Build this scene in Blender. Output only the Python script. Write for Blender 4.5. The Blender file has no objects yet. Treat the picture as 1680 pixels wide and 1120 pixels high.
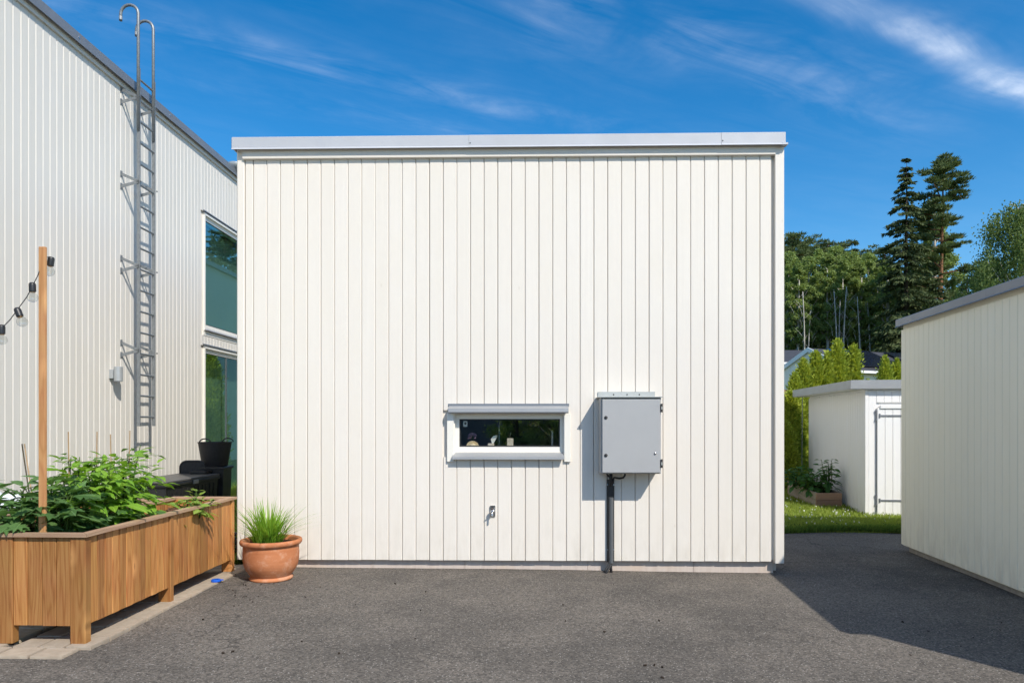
import bpy, bmesh, math, random
import numpy as np
from mathutils import Vector, Matrix, Euler
random.seed(7); rng = np.random.default_rng(7)
S = bpy.context.scene
COL = S.collection
R = math.radians
# ------------------------------------------------------------------ camera
EYE = 1.42; F = 1120.0; HOR = 695.0            # photo focal length (px of a 1680 px wide frame), horizon row
cd = bpy.data.cameras.new('camera'); cam = bpy.data.objects.new('camera', cd); COL.objects.link(cam)
cam.location = (0, 0, EYE); cam.rotation_euler = (R(90), 0, 0)
cd.sensor_width = 36; cd.lens = 24; cd.shift_y = (HOR - 560) / 1680; cd.clip_start = 0.05; cd.clip_end = 2000
S.camera = cam
# ------------------------------------------------------------------ light
SUN_EL = R(44.5); SUN_TRAVEL = Vector((-0.568, 0.823))       # horizontal direction the sunlight travels
w = bpy.data.worlds.new('World'); S.world = w; w.use_nodes = True
def setup_world():
    nt = w.node_tree; N = nt.nodes; L = nt.links; N.clear()
    def n(t, **k):
        o = N.new(t)
        for a, b in k.items(): setattr(o, a, b)
        return o
    def math_(op, a, b=None, c=None, clamp=False):
        m = n('ShaderNodeMath', operation=op); m.use_clamp = clamp
        for i, v in enumerate((a, b, c)):
            if v is None: continue
            if isinstance(v, (int, float)): m.inputs[i].default_value = v
            else: L.new(v, m.inputs[i])
        return m.outputs[0]
    sky = n('ShaderNodeTexSky', sky_type='NISHITA'); sky.sun_disc = False
    sky.sun_elevation = SUN_EL; sky.sun_rotation = math.atan2(-SUN_TRAVEL.x, -SUN_TRAVEL.y)
    sky.air_density = 1.0; sky.dust_density = 0.35; sky.ozone_density = 2.2
    hs = n('ShaderNodeHueSaturation'); hs.inputs['Saturation'].default_value = 1.45; hs.inputs['Value'].default_value = 1.12
    hs.inputs['Hue'].default_value = 0.498
    L.new(sky.outputs[0], hs.inputs['Color'])
    # thin high cirrus on a horizontal cloud layer: direction / height
    tc = n('ShaderNodeTexCoord'); sep = n('ShaderNodeSeparateXYZ'); L.new(tc.outputs['Generated'], sep.inputs[0])
    z = math_('MAXIMUM', sep.outputs[2], 0.02)
    u = math_('DIVIDE', sep.outputs[0], z); v = math_('DIVIDE', sep.outputs[1], z)
    ca, sa = math.cos(R(27)), math.sin(R(27))
    s = math_('ADD', math_('MULTIPLY', u, ca), math_('MULTIPLY', v, sa))
    t = math_('SUBTRACT', math_('MULTIPLY', v, ca), math_('MULTIPLY', u, sa))
    def noise(sx, sy, scale, detail, off=0.0, dist=0.0):
        c = n('ShaderNodeCombineXYZ')
        L.new(math_('MULTIPLY', s, sx), c.inputs[0]); L.new(math_('MULTIPLY', t, sy), c.inputs[1]); c.inputs[2].default_value = off
        q = n('ShaderNodeTexNoise'); q.inputs['Scale'].default_value = scale; q.inputs['Detail'].default_value = detail
        q.inputs['Roughness'].default_value = 0.6; q.inputs['Distortion'].default_value = dist
        L.new(c.outputs[0], q.inputs['Vector']); return q.outputs[0]
    wob = math_('MULTIPLY', math_('SUBTRACT', noise(1, 1, 1.3, 4, 5.0), 0.5), 0.22)
    tt = math_('ADD', t, wob)
    fib = noise(0.55, 2.2, 3.2, 8, 1.0, 0.6)          # fibres along the wind
    puff = noise(1, 1, 2.1, 6, 9.0, 0.3)
    def band(t0, wd, gain, s0=None, sw=1.0):
        g = math_('POWER', 2.718, math_('MULTIPLY', math_('POWER', math_('ABSOLUTE', math_('DIVIDE', math_('SUBTRACT', tt, t0), wd)), 2.0), -1.0))
        if s0 is not None:
            h = math_('POWER', 2.718, math_('MULTIPLY', math_('POWER', math_('ABSOLUTE', math_('DIVIDE', math_('SUBTRACT', s, s0), sw)), 4.0), -1.0))
            g = math_('MULTIPLY', g, h)
        return math_('MULTIPLY', g, gain)
    f1 = math_('MULTIPLY', math_('SUBTRACT', fib, 0.36, clamp=True), 3.0)
    f2 = math_('MULTIPLY', math_('SUBTRACT', puff, 0.34, clamp=True), 2.6)
    ff = math_('MULTIPLY', f1, f2)
    soft = math_('ADD', 0.15, math_('MULTIPLY', ff, 0.85))
    b = math_('MULTIPLY', band(1.11, 0.055, 1.1, 2.45, 1.25), soft)      # bright streak
    c = band(1.39, 0.15, 0.24, 1.45, 0.8)
    c = math_('ADD', c, band(1.95, 0.085, 0.27, 0.45, 1.1)); c = math_('ADD', c, band(2.2, 0.08, 0.13, 0.45, 0.8))
    for k in range(9): c = math_('ADD', c, band(0.62-0.47*k, 0.15, 0.95))  # stronger unseen streaks overhead and behind, added for neutral ambient light
    c = math_('ADD', c, 0.03)
    cov = math_('ADD', b, math_('MULTIPLY', c, ff), clamp=True)
    mx = n('ShaderNodeMix', data_type='RGBA'); mx.inputs[7].default_value = (8.2, 8.6, 9.2, 1)
    L.new(cov, mx.inputs[0]); L.new(hs.outputs[0], mx.inputs[6])
    bg = n('ShaderNodeBackground'); bg.inputs[1].default_value = 0.13
    L.new(mx.outputs[2], bg.inputs[0])
    out = n('ShaderNodeOutputWorld'); L.new(bg.outputs[0], out.inputs[0])
setup_world()
sl = bpy.data.lights.new('sun', 'SUN'); sl.energy = 4.2; sl.angle = R(0.5); sl.color = (1.0, 0.945, 0.85)
sun = bpy.data.objects.new('sun', sl); COL.objects.link(sun)
sd = Vector((SUN_TRAVEL.x * math.cos(SUN_EL), SUN_TRAVEL.y * math.cos(SUN_EL), -math.sin(SUN_EL)))
sun.rotation_euler = sd.to_track_quat('-Z', 'Y').to_euler(); sun.location = (20, -32, 40)
S.view_settings.view_transform = 'Standard'; S.view_settings.look = 'None'
S.view_settings.exposure = 0.24; S.view_settings.gamma = 1.0; S.view_settings.use_curve_mapping = False
S.cycles.use_denoising = True
S.cycles.max_bounces = 6; S.cycles.diffuse_bounces = 4; S.cycles.glossy_bounces = 3; S.cycles.transparent_max_bounces = 12
S.cycles.use_adaptive_sampling = True; S.cycles.adaptive_threshold = 0.02
# ------------------------------------------------------------------ helpers
def P(px, py, Z): return Vector(((px - 840) / F * Z, Z, EYE + (HOR - py) / F * Z))
class MB:
    def __init__(s): s.v = []; s.f = []
    def add(s, vs, fs):
        o = len(s.v); s.v += [tuple(q) for q in vs]; s.f += [tuple(i + o for i in f) for f in fs]; return s
    def box(s, x0, x1, y0, y1, z0, z1, M=None, b=0.0):
        if b <= 0:
            vs = [Vector((x, y, z)) for z in (z0, z1) for y in (y0, y1) for x in (x0, x1)]
            fs = [(0,2,3,1),(4,5,7,6),(0,1,5,4),(2,6,7,3),(0,4,6,2),(1,3,7,5)]
        else:
            bm = bmesh.new()
            bmesh.ops.create_cube(bm, size=1)
            for q in bm.verts:
                q.co = Vector(((x0+x1)/2 + q.co.x*(x1-x0), (y0+y1)/2 + q.co.y*(y1-y0), (z0+z1)/2 + q.co.z*(z1-z0)))
            bmesh.ops.bevel(bm, geom=list(bm.edges), offset=b, segments=1, affect='EDGES')
            bm.verts.ensure_lookup_table()
            vs = [q.co.copy() for q in bm.verts]; fs = [[q.index for q in f.verts] for f in bm.faces]; bm.free()
        if M is not None: vs = [M @ q for q in vs]
        return s.add(vs, fs)
    def prism(s, pts, a0, a1, axis='x'):
        n = len(pts)
        def mk(p, a): return (a, p[0], p[1]) if axis == 'x' else ((p[0], a, p[1]) if axis == 'y' else (p[0], p[1], a))
        vs = [mk(p, a0) for p in pts] + [mk(p, a1) for p in pts]
        fs = [tuple(range(n))[::-1], tuple(range(n, 2*n))] + [(i, (i+1) % n, n+(i+1) % n, n+i) for i in range(n)]
        return s.add(vs, fs)
    def tube(s, pts, r, k=8, cap=True):
        pts = [Vector(p) for p in pts]; n = len(pts)
        rs = r if isinstance(r, (list, tuple)) else [r]*n
        vs = []; fs = []; prev = None
        for i, p in enumerate(pts):
            d = (pts[min(i+1, n-1)] - pts[max(i-1, 0)]).normalized()
            if prev is None:
                a = d.orthogonal().normalized()
            else:
                a = prev - d * prev.dot(d)
                a = a.normalized() if a.length > 1e-6 else d.orthogonal().normalized()
            prev = a; c = d.cross(a)
            for j in range(k):
                t = 2*math.pi*j/k; vs.append(p + (a*math.cos(t) + c*math.sin(t))*rs[i])
        for i in range(n-1):
            for j in range(k):
                fs.append((i*k+j, i*k+(j+1) % k, (i+1)*k+(j+1) % k, (i+1)*k+j))
        if cap: fs += [tuple(range(k))[::-1], tuple(range((n-1)*k, n*k))]
        return s.add(vs, fs)
    def lathe(s, prof, k=32, c=(0,0,0)):
        n = len(prof); vs = []; fs = []
        for r_, z in prof:
            for j in range(k):
                t = 2*math.pi*j/k; vs.append((c[0]+r_*math.cos(t), c[1]+r_*math.sin(t), c[2]+z))
        for i in range(n-1):
            for j in range(k):
                fs.append((i*k+j, i*k+(j+1) % k, (i+1)*k+(j+1) % k, (i+1)*k+j))
        return s.add(vs, fs)
    def mesh(s, name, smooth=False):
        m = bpy.data.meshes.new(name); m.from_pydata(s.v, [], s.f); m.update()
        if smooth:
            m.polygons.foreach_set('use_smooth', [True]*len(m.polygons))
            if smooth != True: m.set_sharp_from_angle(angle=R(smooth))
        return m
    def build(s, name, mat, parent=None, smooth=False, loc=None, rot=None):
        return link(name, s.mesh(name, smooth), mat, parent, loc, rot)
def link(name, mesh, mat=None, parent=None, loc=None, rot=None):
    o = bpy.data.objects.new(name, mesh); COL.objects.link(o)
    if mat is not None and mesh is not None and not mesh.materials: mesh.materials.append(mat)
    if parent is not None: o.parent = parent
    if loc is not None: o.location = loc
    if rot is not None: o.rotation_euler = rot
    return o
def tag(o, label, cat, group=None):
    o['label'] = label; o['category'] = cat
    if group: o['group'] = group
    return o
def thing(name, label, cat, loc=(0,0,0), rz=0.0, group=None):
    o = bpy.data.objects.new(name, None); COL.objects.link(o); o.location = loc; o.rotation_euler = (0, 0, rz)
    o.empty_display_size = 0.2
    return tag(o, label, cat, group)
def struct(o): o['kind'] = 'structure'; return o
def stuff(o): o['kind'] = 'stuff'; return o
def npmesh(name, V, Fq):
    """mesh from numpy: V (n,3), Fq (m,k) all polygons with k corners"""
    m = bpy.data.meshes.new(name); k = Fq.shape[1]
    m.vertices.add(len(V)); m.vertices.foreach_set('co', np.asarray(V, np.float32).ravel())
    m.loops.add(Fq.size); m.loops.foreach_set('vertex_index', Fq.astype(np.int32).ravel())
    m.polygons.add(len(Fq)); m.polygons.foreach_set('loop_start', np.arange(0, Fq.size, k, dtype=np.int32))
    m.polygons.foreach_set('loop_total', np.full(len(Fq), k, np.int32)); m.update(calc_edges=True); return m
# ------------------------------------------------------------------ materials
def mat(name): 
    m = bpy.data.materials.new(name); m.use_nodes = True; nt = m.node_tree; nt.nodes.clear()
    return m, nt
class NT:
    def __init__(s, nt): s.nt = nt; s.N = nt.nodes; s.L = nt.links
    def n(s, t, **k):
        o = s.N.new(t)
        for a, b in k.items(): setattr(o, a, b)
        return o
    def put(s, inp, v):
        if v is None: return
        if isinstance(v, (int, float)): inp.default_value = v
        elif isinstance(v, (tuple, list)): inp.default_value = tuple(v) + ((1,) if len(v) == 3 and inp.type == 'RGBA' else ())
        else: s.L.new(v, inp)
    def m(s, op, a, b=None, c=None, clamp=False):
        o = s.n('ShaderNodeMath', operation=op); o.use_clamp = clamp
        for i, v in enumerate((a, b, c)): s.put(o.inputs[i], v)
        return o.outputs[0]
    def coord(s, kind='Object', scale=(1,1,1), rnd=0.0):
        tc = s.n('ShaderNodeTexCoord'); mp = s.n('ShaderNodeMapping'); mp.inputs['Scale'].default_value = scale
        if rnd:
            oi = s.n('ShaderNodeObjectInfo'); a = s.n('ShaderNodeVectorMath', operation='MULTIPLY_ADD')
            c = s.n('ShaderNodeCombineXYZ')
            for i, kf in enumerate((1.0, 1.7, 2.3)): s.L.new(s.m('MULTIPLY', oi.outputs['Random'], rnd*kf), c.inputs[i])
            a2 = s.n('ShaderNodeVectorMath', operation='ADD'); s.L.new(tc.outputs[kind], a2.inputs[0]); s.L.new(c.outputs[0], a2.inputs[1])
            s.L.new(a2.outputs[0], mp.inputs[0])
        else: s.L.new(tc.outputs[kind], mp.inputs[0])
        return mp.outputs[0]
    def noise(s, vec, scale=5, detail=4, rough=0.55, dist=0.0):
        o = s.n('ShaderNodeTexNoise'); s.put(o.inputs['Vector'], vec); o.inputs['Scale'].default_value = scale
        o.inputs['Detail'].default_value = detail; o.inputs['Roughness'].default_value = rough; o.inputs['Distortion'].default_value = dist
        return o.outputs[0]
    def vor(s, vec, scale=5, feature='F1', rnd=1.0):
        o = s.n('ShaderNodeTexVoronoi', feature=feature); s.put(o.inputs['Vector'], vec); o.inputs['Scale'].default_value = scale
        o.inputs['Randomness'].default_value = rnd; return o
    def ramp(s, fac, stops, interp='LINEAR'):
        o = s.n('ShaderNodeValToRGB'); s.put(o.inputs[0], fac); o.color_ramp.interpolation = interp
        while len(o.color_ramp.elements) < len(stops): o.color_ramp.elements.new(0.5)
        for e, (p, c) in zip(o.color_ramp.elements, stops): e.position = p; e.color = tuple(c) + (1,) if len(c) == 3 else c
        return o.outputs[0]
    def mix(s, fac, a, b, blend='MIX'):
        o = s.n('ShaderNodeMix', data_type='RGBA', blend_type=blend); s.put(o.inputs[0], fac); s.put(o.inputs[6], a); s.put(o.inputs[7], b); return o.outputs[2]
    def map(s, v, a, b, c, d):
        o = s.n('ShaderNodeMapRange'); s.put(o.inputs[0], v)
        for i, q in enumerate((a, b, c, d)): o.inputs[i+1].default_value = q
        return o.outputs[0]
    def bump(s, h, strength=0.3, dist=0.01):
        o = s.n('ShaderNodeBump'); s.put(o.inputs['Height'], h); o.inputs['Strength'].default_value = strength; o.inputs['Distance'].default_value = dist; return o.outputs[0]
    def bsdf(s, color=None, rough=0.6, normal=None, metal=0.0, spec=0.5, **k):
        o = s.n('ShaderNodeBsdfPrincipled'); s.put(o.inputs['Base Color'], color); s.put(o.inputs['Roughness'], rough)
        s.put(o.inputs['Normal'], normal); s.put(o.inputs['Metallic'], metal); s.put(o.inputs['Specular IOR Level'], spec)
        for a, b in k.items(): s.put(o.inputs[a], b)
        return o.outputs[0]
    def out(s, sh): o = s.n('ShaderNodeOutputMaterial'); s.L.new(sh, o.inputs[0])
M = {}
def simple(key, col, rough=0.5, metal=0.0, var=0.06, scale=12, bump=0.05, spec=0.5, coat=None):
    m, nt = mat(key); T = NT(nt); co = T.coord('Object', rnd=7.0)
    f = T.noise(co, scale, 5); c = T.mix(T.map(f, .3, .7, 0, 1), tuple(x*(1-var) for x in col), tuple(min(1, x*(1+var)) for x in col))
    r = T.map(T.noise(co, scale*2.3, 3), .3, .7, rough*0.85, min(1, rough*1.15))
    T.out(T.bsdf(c, r, T.bump(T.noise(co, scale*8, 3), bump, 0.004) if bump else None, metal, spec)); M[key] = m; return m
def siding(key, col, knots=True):
    m, nt = mat(key); T = NT(nt); oi = T.n('ShaderNodeObjectInfo')
    co = T.coord('Object', rnd=37.0); cg = T.coord('Object', (22, 22, 0.55), rnd=37.0)
    g = T.noise(cg, 1.6, 6, 0.6, 0.4); big = T.noise(co, 1.7, 4)
    c = T.mix(T.map(g, .3, .75, 0, 1), tuple(x*0.945 for x in col), col)
    c = T.mix(T.map(big, .35, .7, 0, .7), c, tuple(x*q for x, q in zip(col, (.95, .94, .915))))
    c = T.mix(T.m('MULTIPLY', oi.outputs['Random'], 0.35), c, tuple(x*q for x, q in zip(col, (.93, .92, .89))))
    fine = T.noise(T.coord('Object', (60, 60, 5), rnd=37.0), 3.0, 4)
    h = T.m('ADD', T.m('MULTIPLY', g, 0.6), T.m('MULTIPLY', fine, 0.4))
    if knots:
        v = T.vor(T.coord('Object', (1, 0, 0.5), rnd=37.0), 4.0); d = v.outputs['Distance']
        k = T.m('MULTIPLY', T.map(d, 0.0, 0.05, 1, 0), 1.0)
        kk = T.m('MULTIPLY', k, 0.28, clamp=True); c = T.mix(kk, c, (.46, .40, .30))
        h = T.m('SUBTRACT', h, T.m('MULTIPLY', k, 0.4))
    # dust splashed up near the foot of the wall
    wz = T.n('ShaderNodeSeparateXYZ'); L = T.n('ShaderNodeNewGeometry'); T.L.new(L.outputs['Position'], wz.inputs[0])
    dirt = T.m('MULTIPLY', T.map(wz.outputs[2], 0.08, 0.55, 1, 0), T.map(T.noise(T.coord('Object', (6, 6, 2), rnd=9.0), 2.0, 6), .42, .75, 0, .42), clamp=True)
    c = T.mix(dirt, c, (.50, .45, .37))
    T.out(T.bsdf(c, 0.55, T.bump(h, 0.22, 0.006), 0, 0.35)); M[key] = m
siding('garage_paint', (.780, .725, .655)); siding('house_paint', (.74, .705, .65)); siding('annex_paint', (.93, .89, .73)); siding('shed_paint', (.88, .87, .86))
def wood(key, dark, mid, light, grey=0.0, axis=2):
    m, nt = mat(key); T = NT(nt); oi = T.n('ShaderNodeObjectInfo')
    sc = [9, 9, 9]; sc[axis] = 0.62
    if axis == 2: sc[1] = 0.0
    co = T.coord('Object', tuple(sc), rnd=23.0)
    wob = T.noise(co, 0.9, 3, 0.5)
    cs = [6.5, 6.5, 6.5]; cs[axis] = 0.42
    if axis == 2: cs[1] = 0.0
    cont = T.noise(T.coord('Object', tuple(cs), rnd=23.0), 1.9, 2.5, 0.45, 0.35)
    grain = T.m('ABSOLUTE', T.m('SUBTRACT', T.m('MULTIPLY', T.m('FRACT', T.m('MULTIPLY', cont, 9.0)), 2.0), 1.0))     # contour lines = cathedral grain
    sc2 = [120, 120, 120]; sc2[axis] = 3.0
    fib = T.noise(T.coord('Object', tuple(sc2), rnd=23.0), 1.0, 4)
    g = T.m('ADD', T.m('MULTIPLY', T.m('POWER', grain, 2.0), 0.30), T.m('MULTIPLY', fib, 0.56))
    c = T.ramp(g, [(0.1, light), (0.45, mid), (0.95, dark)])
    sk = [1, 1, 1]; sk[axis] = 0.42
    if axis == 2: sk[1] = 0.0
    v = T.vor(T.coord('Object', tuple(sk), rnd=23.0), 5.0); d = T.m('ADD', v.outputs['Distance'], T.m('MULTIPLY', T.m('SUBTRACT', wob, 0.5), 0.10))
    c = T.mix(T.map(d, 0.06, 0.22, .8, 0), c, tuple(min(1, x*1.35) for x in light))
    c = T.mix(T.map(d, 0.0, 0.075, .9, 0), c, tuple(x*0.55 for x in dark))
    hv = T.n('ShaderNodeHueSaturation'); T.L.new(c, hv.inputs['Color']); T.L.new(T.map(oi.outputs['Random'], 0, 1, .70, 1.20), hv.inputs['Value'])
    T.L.new(T.map(T.noise(T.coord('Object', (1,1,1), rnd=41.0), 3, 3), .3, .7, .488, .502), hv.inputs['Hue']); c = hv.outputs[0]
    if grey: c = T.mix(T.map(T.noise(co, 1.5, 5), .3, .7, grey*0.6, grey), c, (.34, .31, .27))
    T.out(T.bsdf(c, 0.6, T.bump(g, 0.25, 0.004), 0, 0.3)); M[key] = m
wood('cedar', (.17, .062, .016), (.38, .168, .046), (.52, .275, .092))
wood('cedar_rim_x', (.22, .12, .06), (.37, .22, .12), (.48, .32, .19), 0.22, 0)
wood('cedar_rim_y', (.22, .12, .06), (.37, .22, .12), (.48, .32, .19), 0.22, 1)
wood('post_wood', (.26, .115, .038), (.40, .20, .075), (.48, .27, .11))
wood('bed_wood_x', (.14, .065, .03), (.25, .13, .07), (.34, .19, .10), 0.25, 0)
wood('bed_wood_shaded', (.12, .08, .05), (.22, .16, .11), (.28, .22, .16), 0.75, 1)  # greyer copy of the bed wood: shade of the long sides in the colour
simple('zinc', (.34, .345, .35), 0.45, 0.25, 0.05, 3, 0.02); simple('cap_metal', (.47, .48, .51), 0.6, 0.1, 0.04, 2.0, 0.02)
simple('dark_cap_metal', (.22, .235, .26), 0.4, 0.3, 0.05, 2.0, 0.02); simple('galv', (.23, .245, .255), 0.45, 0.4, 0.14, 30, 0.03)
simple('grey_paint', (.385, .385, .385), 0.42, 0.0, 0.03, 4, 0.05); simple('grey_edge', (.46, .47, .45), 0.4, 0.2, 0.03, 4, 0.02)
simple('black_plastic', (.018, .018, .019), 0.42, 0, 0.2, 20, 0.08); simple('black_rubber', (.02, .02, .022), 0.6, 0, 0.2, 20, 0.05)
simple('box_lid', (.085, .08, .075), 0.45, 0, 0.1, 20, 0.08)
simple('steel', (.62, .62, .62), 0.22, 1.0, 0.05, 20, 0); simple('pipe_grey', (.10, .108, .115), 0.4, 0, 0.06, 10, 0.02)
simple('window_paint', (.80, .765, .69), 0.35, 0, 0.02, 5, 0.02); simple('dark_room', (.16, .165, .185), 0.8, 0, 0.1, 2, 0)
simple('membrane', (.07, .07, .075), 0.8, 0, 0.2, 10, 0.2); simple('lamp_grey', (.40, .42, .43), 0.4, 0.3, 0.04, 10, 0)
simple('ceramic', (.66, .57, .47), 0.5, 0, 0.08, 30, 0.1); simple('paper', (.82, .82, .76), 0.7, 0, 0.04, 10, 0); simple('shell', (.88, .74, .52), 0.5, 0, 0.15, 40, 0.2)
simple('purple', (.36, .22, .31), 0.6, 0, 0.3, 60, 0.3); simple('bronze', (.10, .065, .05), 0.35, 0.4, 0.1, 20, 0); simple('blue_plastic', (.01, .10, .55), 0.3, 0, 0.05, 10, 0)
simple('white_plastic', (.70, .74, .78), 0.35, 0, 0.06, 6, 0.05); simple('bamboo', (.36, .23, .12), 0.6, 0, 0.15, 20, 0.1)
simple('roof_tile', (.055, .052, .055), 0.55, 0, 0.12, 3, 0.1); simple('solar', (.010, .014, .028), 0.12, 0, 0.1, 5, 0); simple('far_wall', (.84, .82, .74), 0.7, 0, 0.04, 2, 0)
simple('bargeboard', (.80, .80, .79), 0.5, 0, 0.03, 3, 0); simple('red_wood', (.30, .16, .09), 0.7, 0, 0.15, 3, 0.1); simple('dark_backdrop_paint', (.12, .125, .14), 0.7, 0, 0.1, 3, 0)
simple('soil', (.055, .032, .020), 0.95, 0, 0.5, 40, 1.0, 0.1); simple('mulch', (.12, .062, .035), 0.9, 0, 0.4, 30, 0.3, 0.2)
simple('crumb', (.035, .026, .02), 0.95, 0, 0.3, 30, 0.3, 0.1); simple('copper', (.55, .33, .20), 0.3, 1.0, 0.1, 20, 0)
simple('curtain', (.36, .37, .35), 0.9, 0, 0.05, 6, 0); simple('rubble', (.34, .31, .27), 0.9, 0, 0.2, 14, 0.4, 0.2)
def paver_mat():
    m, nt = mat('paver'); T = NT(nt); co = T.coord('Object', (.2, .2, 1), rnd=9.0); oi = T.n('ShaderNodeObjectInfo')
    c = T.mix(T.map(T.noise(co, 14, 5), .3, .7, 0, 1), (.34, .27, .20), (.47, .39, .30)); c = T.mix(T.map(oi.outputs['Random'], 0, 1, 0, .55), c, (.30, .25, .20))
    T.out(T.bsdf(c, .85, T.bump(T.noise(co, 90, 4), .4, .004), 0, .2)); M['paver'] = m
paver_mat()
def plinth_mat():
    m, nt = mat('plinth'); T = NT(nt); co = T.coord('Object'); f = T.noise(T.coord('Object', (14, 14, 1.2)), 1.5, 5)
    c = T.mix(T.map(f, .3, .7, 0, 1), (.50, .42, .37), (.60, .52, .46)); s_ = T.noise(co, 2.2, 4)
    c = T.mix(T.map(s_, .5, .75, 0, .6), c, (.56, .42, .30))
    T.out(T.bsdf(c, 0.85, T.bump(T.noise(co, 90, 4), .25, .004), 0, .2)); M['plinth'] = m
plinth_mat()
def terracotta():
    m, nt = mat('terracotta'); T = NT(nt); co = T.coord('Object')
    f = T.noise(co, 4.5, 6, 0.6); c = T.mix(T.map(f, .3, .7, 0, 1), (.44, .155, .062), (.55, .225, .105))
    ring = T.noise(T.coord('Object', (1.5, 1.5, 30)), 1.5, 4); c = T.mix(T.map(ring, .45, .8, 0, .55), c, (.36, .115, .045))
    bloom = T.noise(co, 9, 8, 0.7); c = T.mix(T.map(bloom, .52, .74, 0, .65), c, (.62, .40, .28))
    T.out(T.bsdf(c, 0.75, T.bump(T.m('ADD', ring, T.noise(co, 60, 4)), .18, .006), 0, .25)); M['terracotta'] = m
terracotta()
def asphalt():
    m, nt = mat('asphalt'); T = NT(nt); co = T.coord('Object')
    big = T.noise(co, 0.55, 6, 0.6, 0.3); mid = T.noise(co, 1.7, 7, 0.68)
    c = T.mix(T.map(big, .35, .68, 0, 1), (.064, .056, .048), (.128, .110, .092))
    c = T.mix(T.map(mid, .44, .68, 0, .7), c, (.150, .128, .106))
    v = T.vor(co, 92); cell = T.n('ShaderNodeSeparateColor'); T.L.new(v.outputs['Color'], cell.inputs[0])
    st = T.map(cell.outputs[0], 0, 1, 0.45, 1.55)
    hv = T.n('ShaderNodeHueSaturation'); T.L.new(c, hv.inputs['Color']); T.L.new(st, hv.inputs['Value']); c = hv.outputs[0]
    chips = T.m('MULTIPLY', T.m('GREATER_THAN', cell.outputs[1], 0.91), T.map(v.outputs['Distance'], .25, .5, 1, 0), clamp=True)
    c = T.mix(T.m('MULTIPLY', chips, 0.75), c, (.40, .37, .33))
    fine = T.noise(co, 240, 3); c = T.mix(T.map(fine, .4, .75, 0, .35), c, (.22, .205, .185))
    # stains: reddish soil by the pot, dark oily marks
    stn = T.noise(co, 1.3, 6, 0.65, 0.8); c = T.mix(T.map(stn, .60, .80, 0, .40), c, (.045, .043, .042))
    # hairline cracks
    dv = T.n('ShaderNodeVectorMath', operation='MULTIPLY_ADD'); nz = T.n('ShaderNodeTexNoise'); T.L.new(co, nz.inputs['Vector']); nz.inputs['Scale'].default_value = 2.5; nz.inputs['Detail'].default_value = 6
    T.L.new(nz.outputs[1], dv.inputs[0]); dv.inputs[1].default_value = (.9, .9, 0); T.L.new(co, dv.inputs[2])
    e = T.vor(dv.outputs[0], 0.33, 'DISTANCE_TO_EDGE'); cr = T.m('MULTIPLY', T.map(e.outputs['Distance'], 0.0, 0.0035, 1, 0), T.m('GREATER_THAN', T.noise(co, 0.45, 2), 0.50), clamp=True)
    c = T.mix(T.m('MULTIPLY', cr, .6), c, (.025, .023, .021))
    h = T.m('SUBTRACT', T.m('ADD', T.m('MULTIPLY', v.outputs['Distance'], -0.6), T.m('MULTIPLY', fine, .5)), cr)
    T.out(T.bsdf(c, 0.88, T.bump(h, .55, .006), 0, .25)); M['asphalt'] = m
asphalt()
def lawn():
    m, nt = mat('lawn'); T = NT(nt); co = T.coord('Object'); f = T.noise(co, 1.2, 6); g = T.noise(co, 60, 3)
    c = T.mix(f, (.035, .065, .012), (.075, .11, .02)); c = T.mix(T.map(g, .4, .7, 0, .6), c, (.03, .045, .012))
    T.out(T.bsdf(c, 0.95, T.bump(g, .6, .02), 0, .1)); M['lawn'] = m
lawn()
def leaf(key, a, b, trans=0.35, rough=0.5, island=True, spec=0.3, vein=False):
    m, nt = mat(key); T = NT(nt); g = T.n('ShaderNodeNewGeometry'); oi = T.n('ShaderNodeObjectInfo')
    r = T.m('FRACT', T.m('ADD', g.outputs['Random Per Island'], T.m('MULTIPLY', oi.outputs['Random'], 3.7)))
    c = T.mix(r, a, b)
    c = T.mix(T.map(T.noise(T.coord('Object', rnd=5.0), 0.55, 3), .35, .65, 0, .5), c, tuple((x+y)/2*q for x, y, q in zip(a, b, (.7, .8, .8))))
    nrm = None
    if vein:
        xs = T.n('ShaderNodeSeparateXYZ'); T.L.new(T.coord('Object'), xs.inputs[0]); ax = T.m('ABSOLUTE', xs.outputs[0])
        side = T.m('ABSOLUTE', T.m('SUBTRACT', T.m('FRACT', T.m('MULTIPLY', T.m('SUBTRACT', xs.outputs[1], T.m('MULTIPLY', ax, .8)), 7.0)), .5))
        vv = T.m('MAXIMUM', T.map(ax, .008, .026, 1, 0), T.m('MULTIPLY', T.map(side, .0, .10, 1, 0), .55), clamp=True)
        c = T.mix(T.m('MULTIPLY', vv, .55), c, tuple(min(1, q*1.5+.05) for q in b)); nrm = T.bump(vv, .5, .02)
    d = T.bsdf(c, rough, nrm, 0, spec); t = T.n('ShaderNodeBsdfTranslucent')
    T.L.new(T.mix(.5, c, (b[0]*1.6, b[1]*1.6, b[2]*.7)), t.inputs[0])
    mx = T.n('ShaderNodeMixShader'); mx.inputs[0].default_value = trans; T.L.new(d, mx.inputs[1]); T.L.new(t.outputs[0], mx.inputs[2])
    T.out(mx.outputs[0]); M[key] = m
leaf('leaf_bright', (.15, .33, .025), (.28, .46, .045), .35, vein=True); leaf('leaf_dark', (.075, .16, .045), (.13, .24, .07), .3, vein=True); leaf('leaf_tomato', (.08, .18, .035), (.14, .26, .055), .3, vein=True)
leaf('leaf_lime', (.25, .38, .06), (.36, .48, .09), .35, vein=True); leaf('leaf_pot', (.15, .31, .025), (.29, .46, .055), .35); leaf('grass_blade', (.20, .29, .04), (.36, .42, .085), .35, .6)
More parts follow.
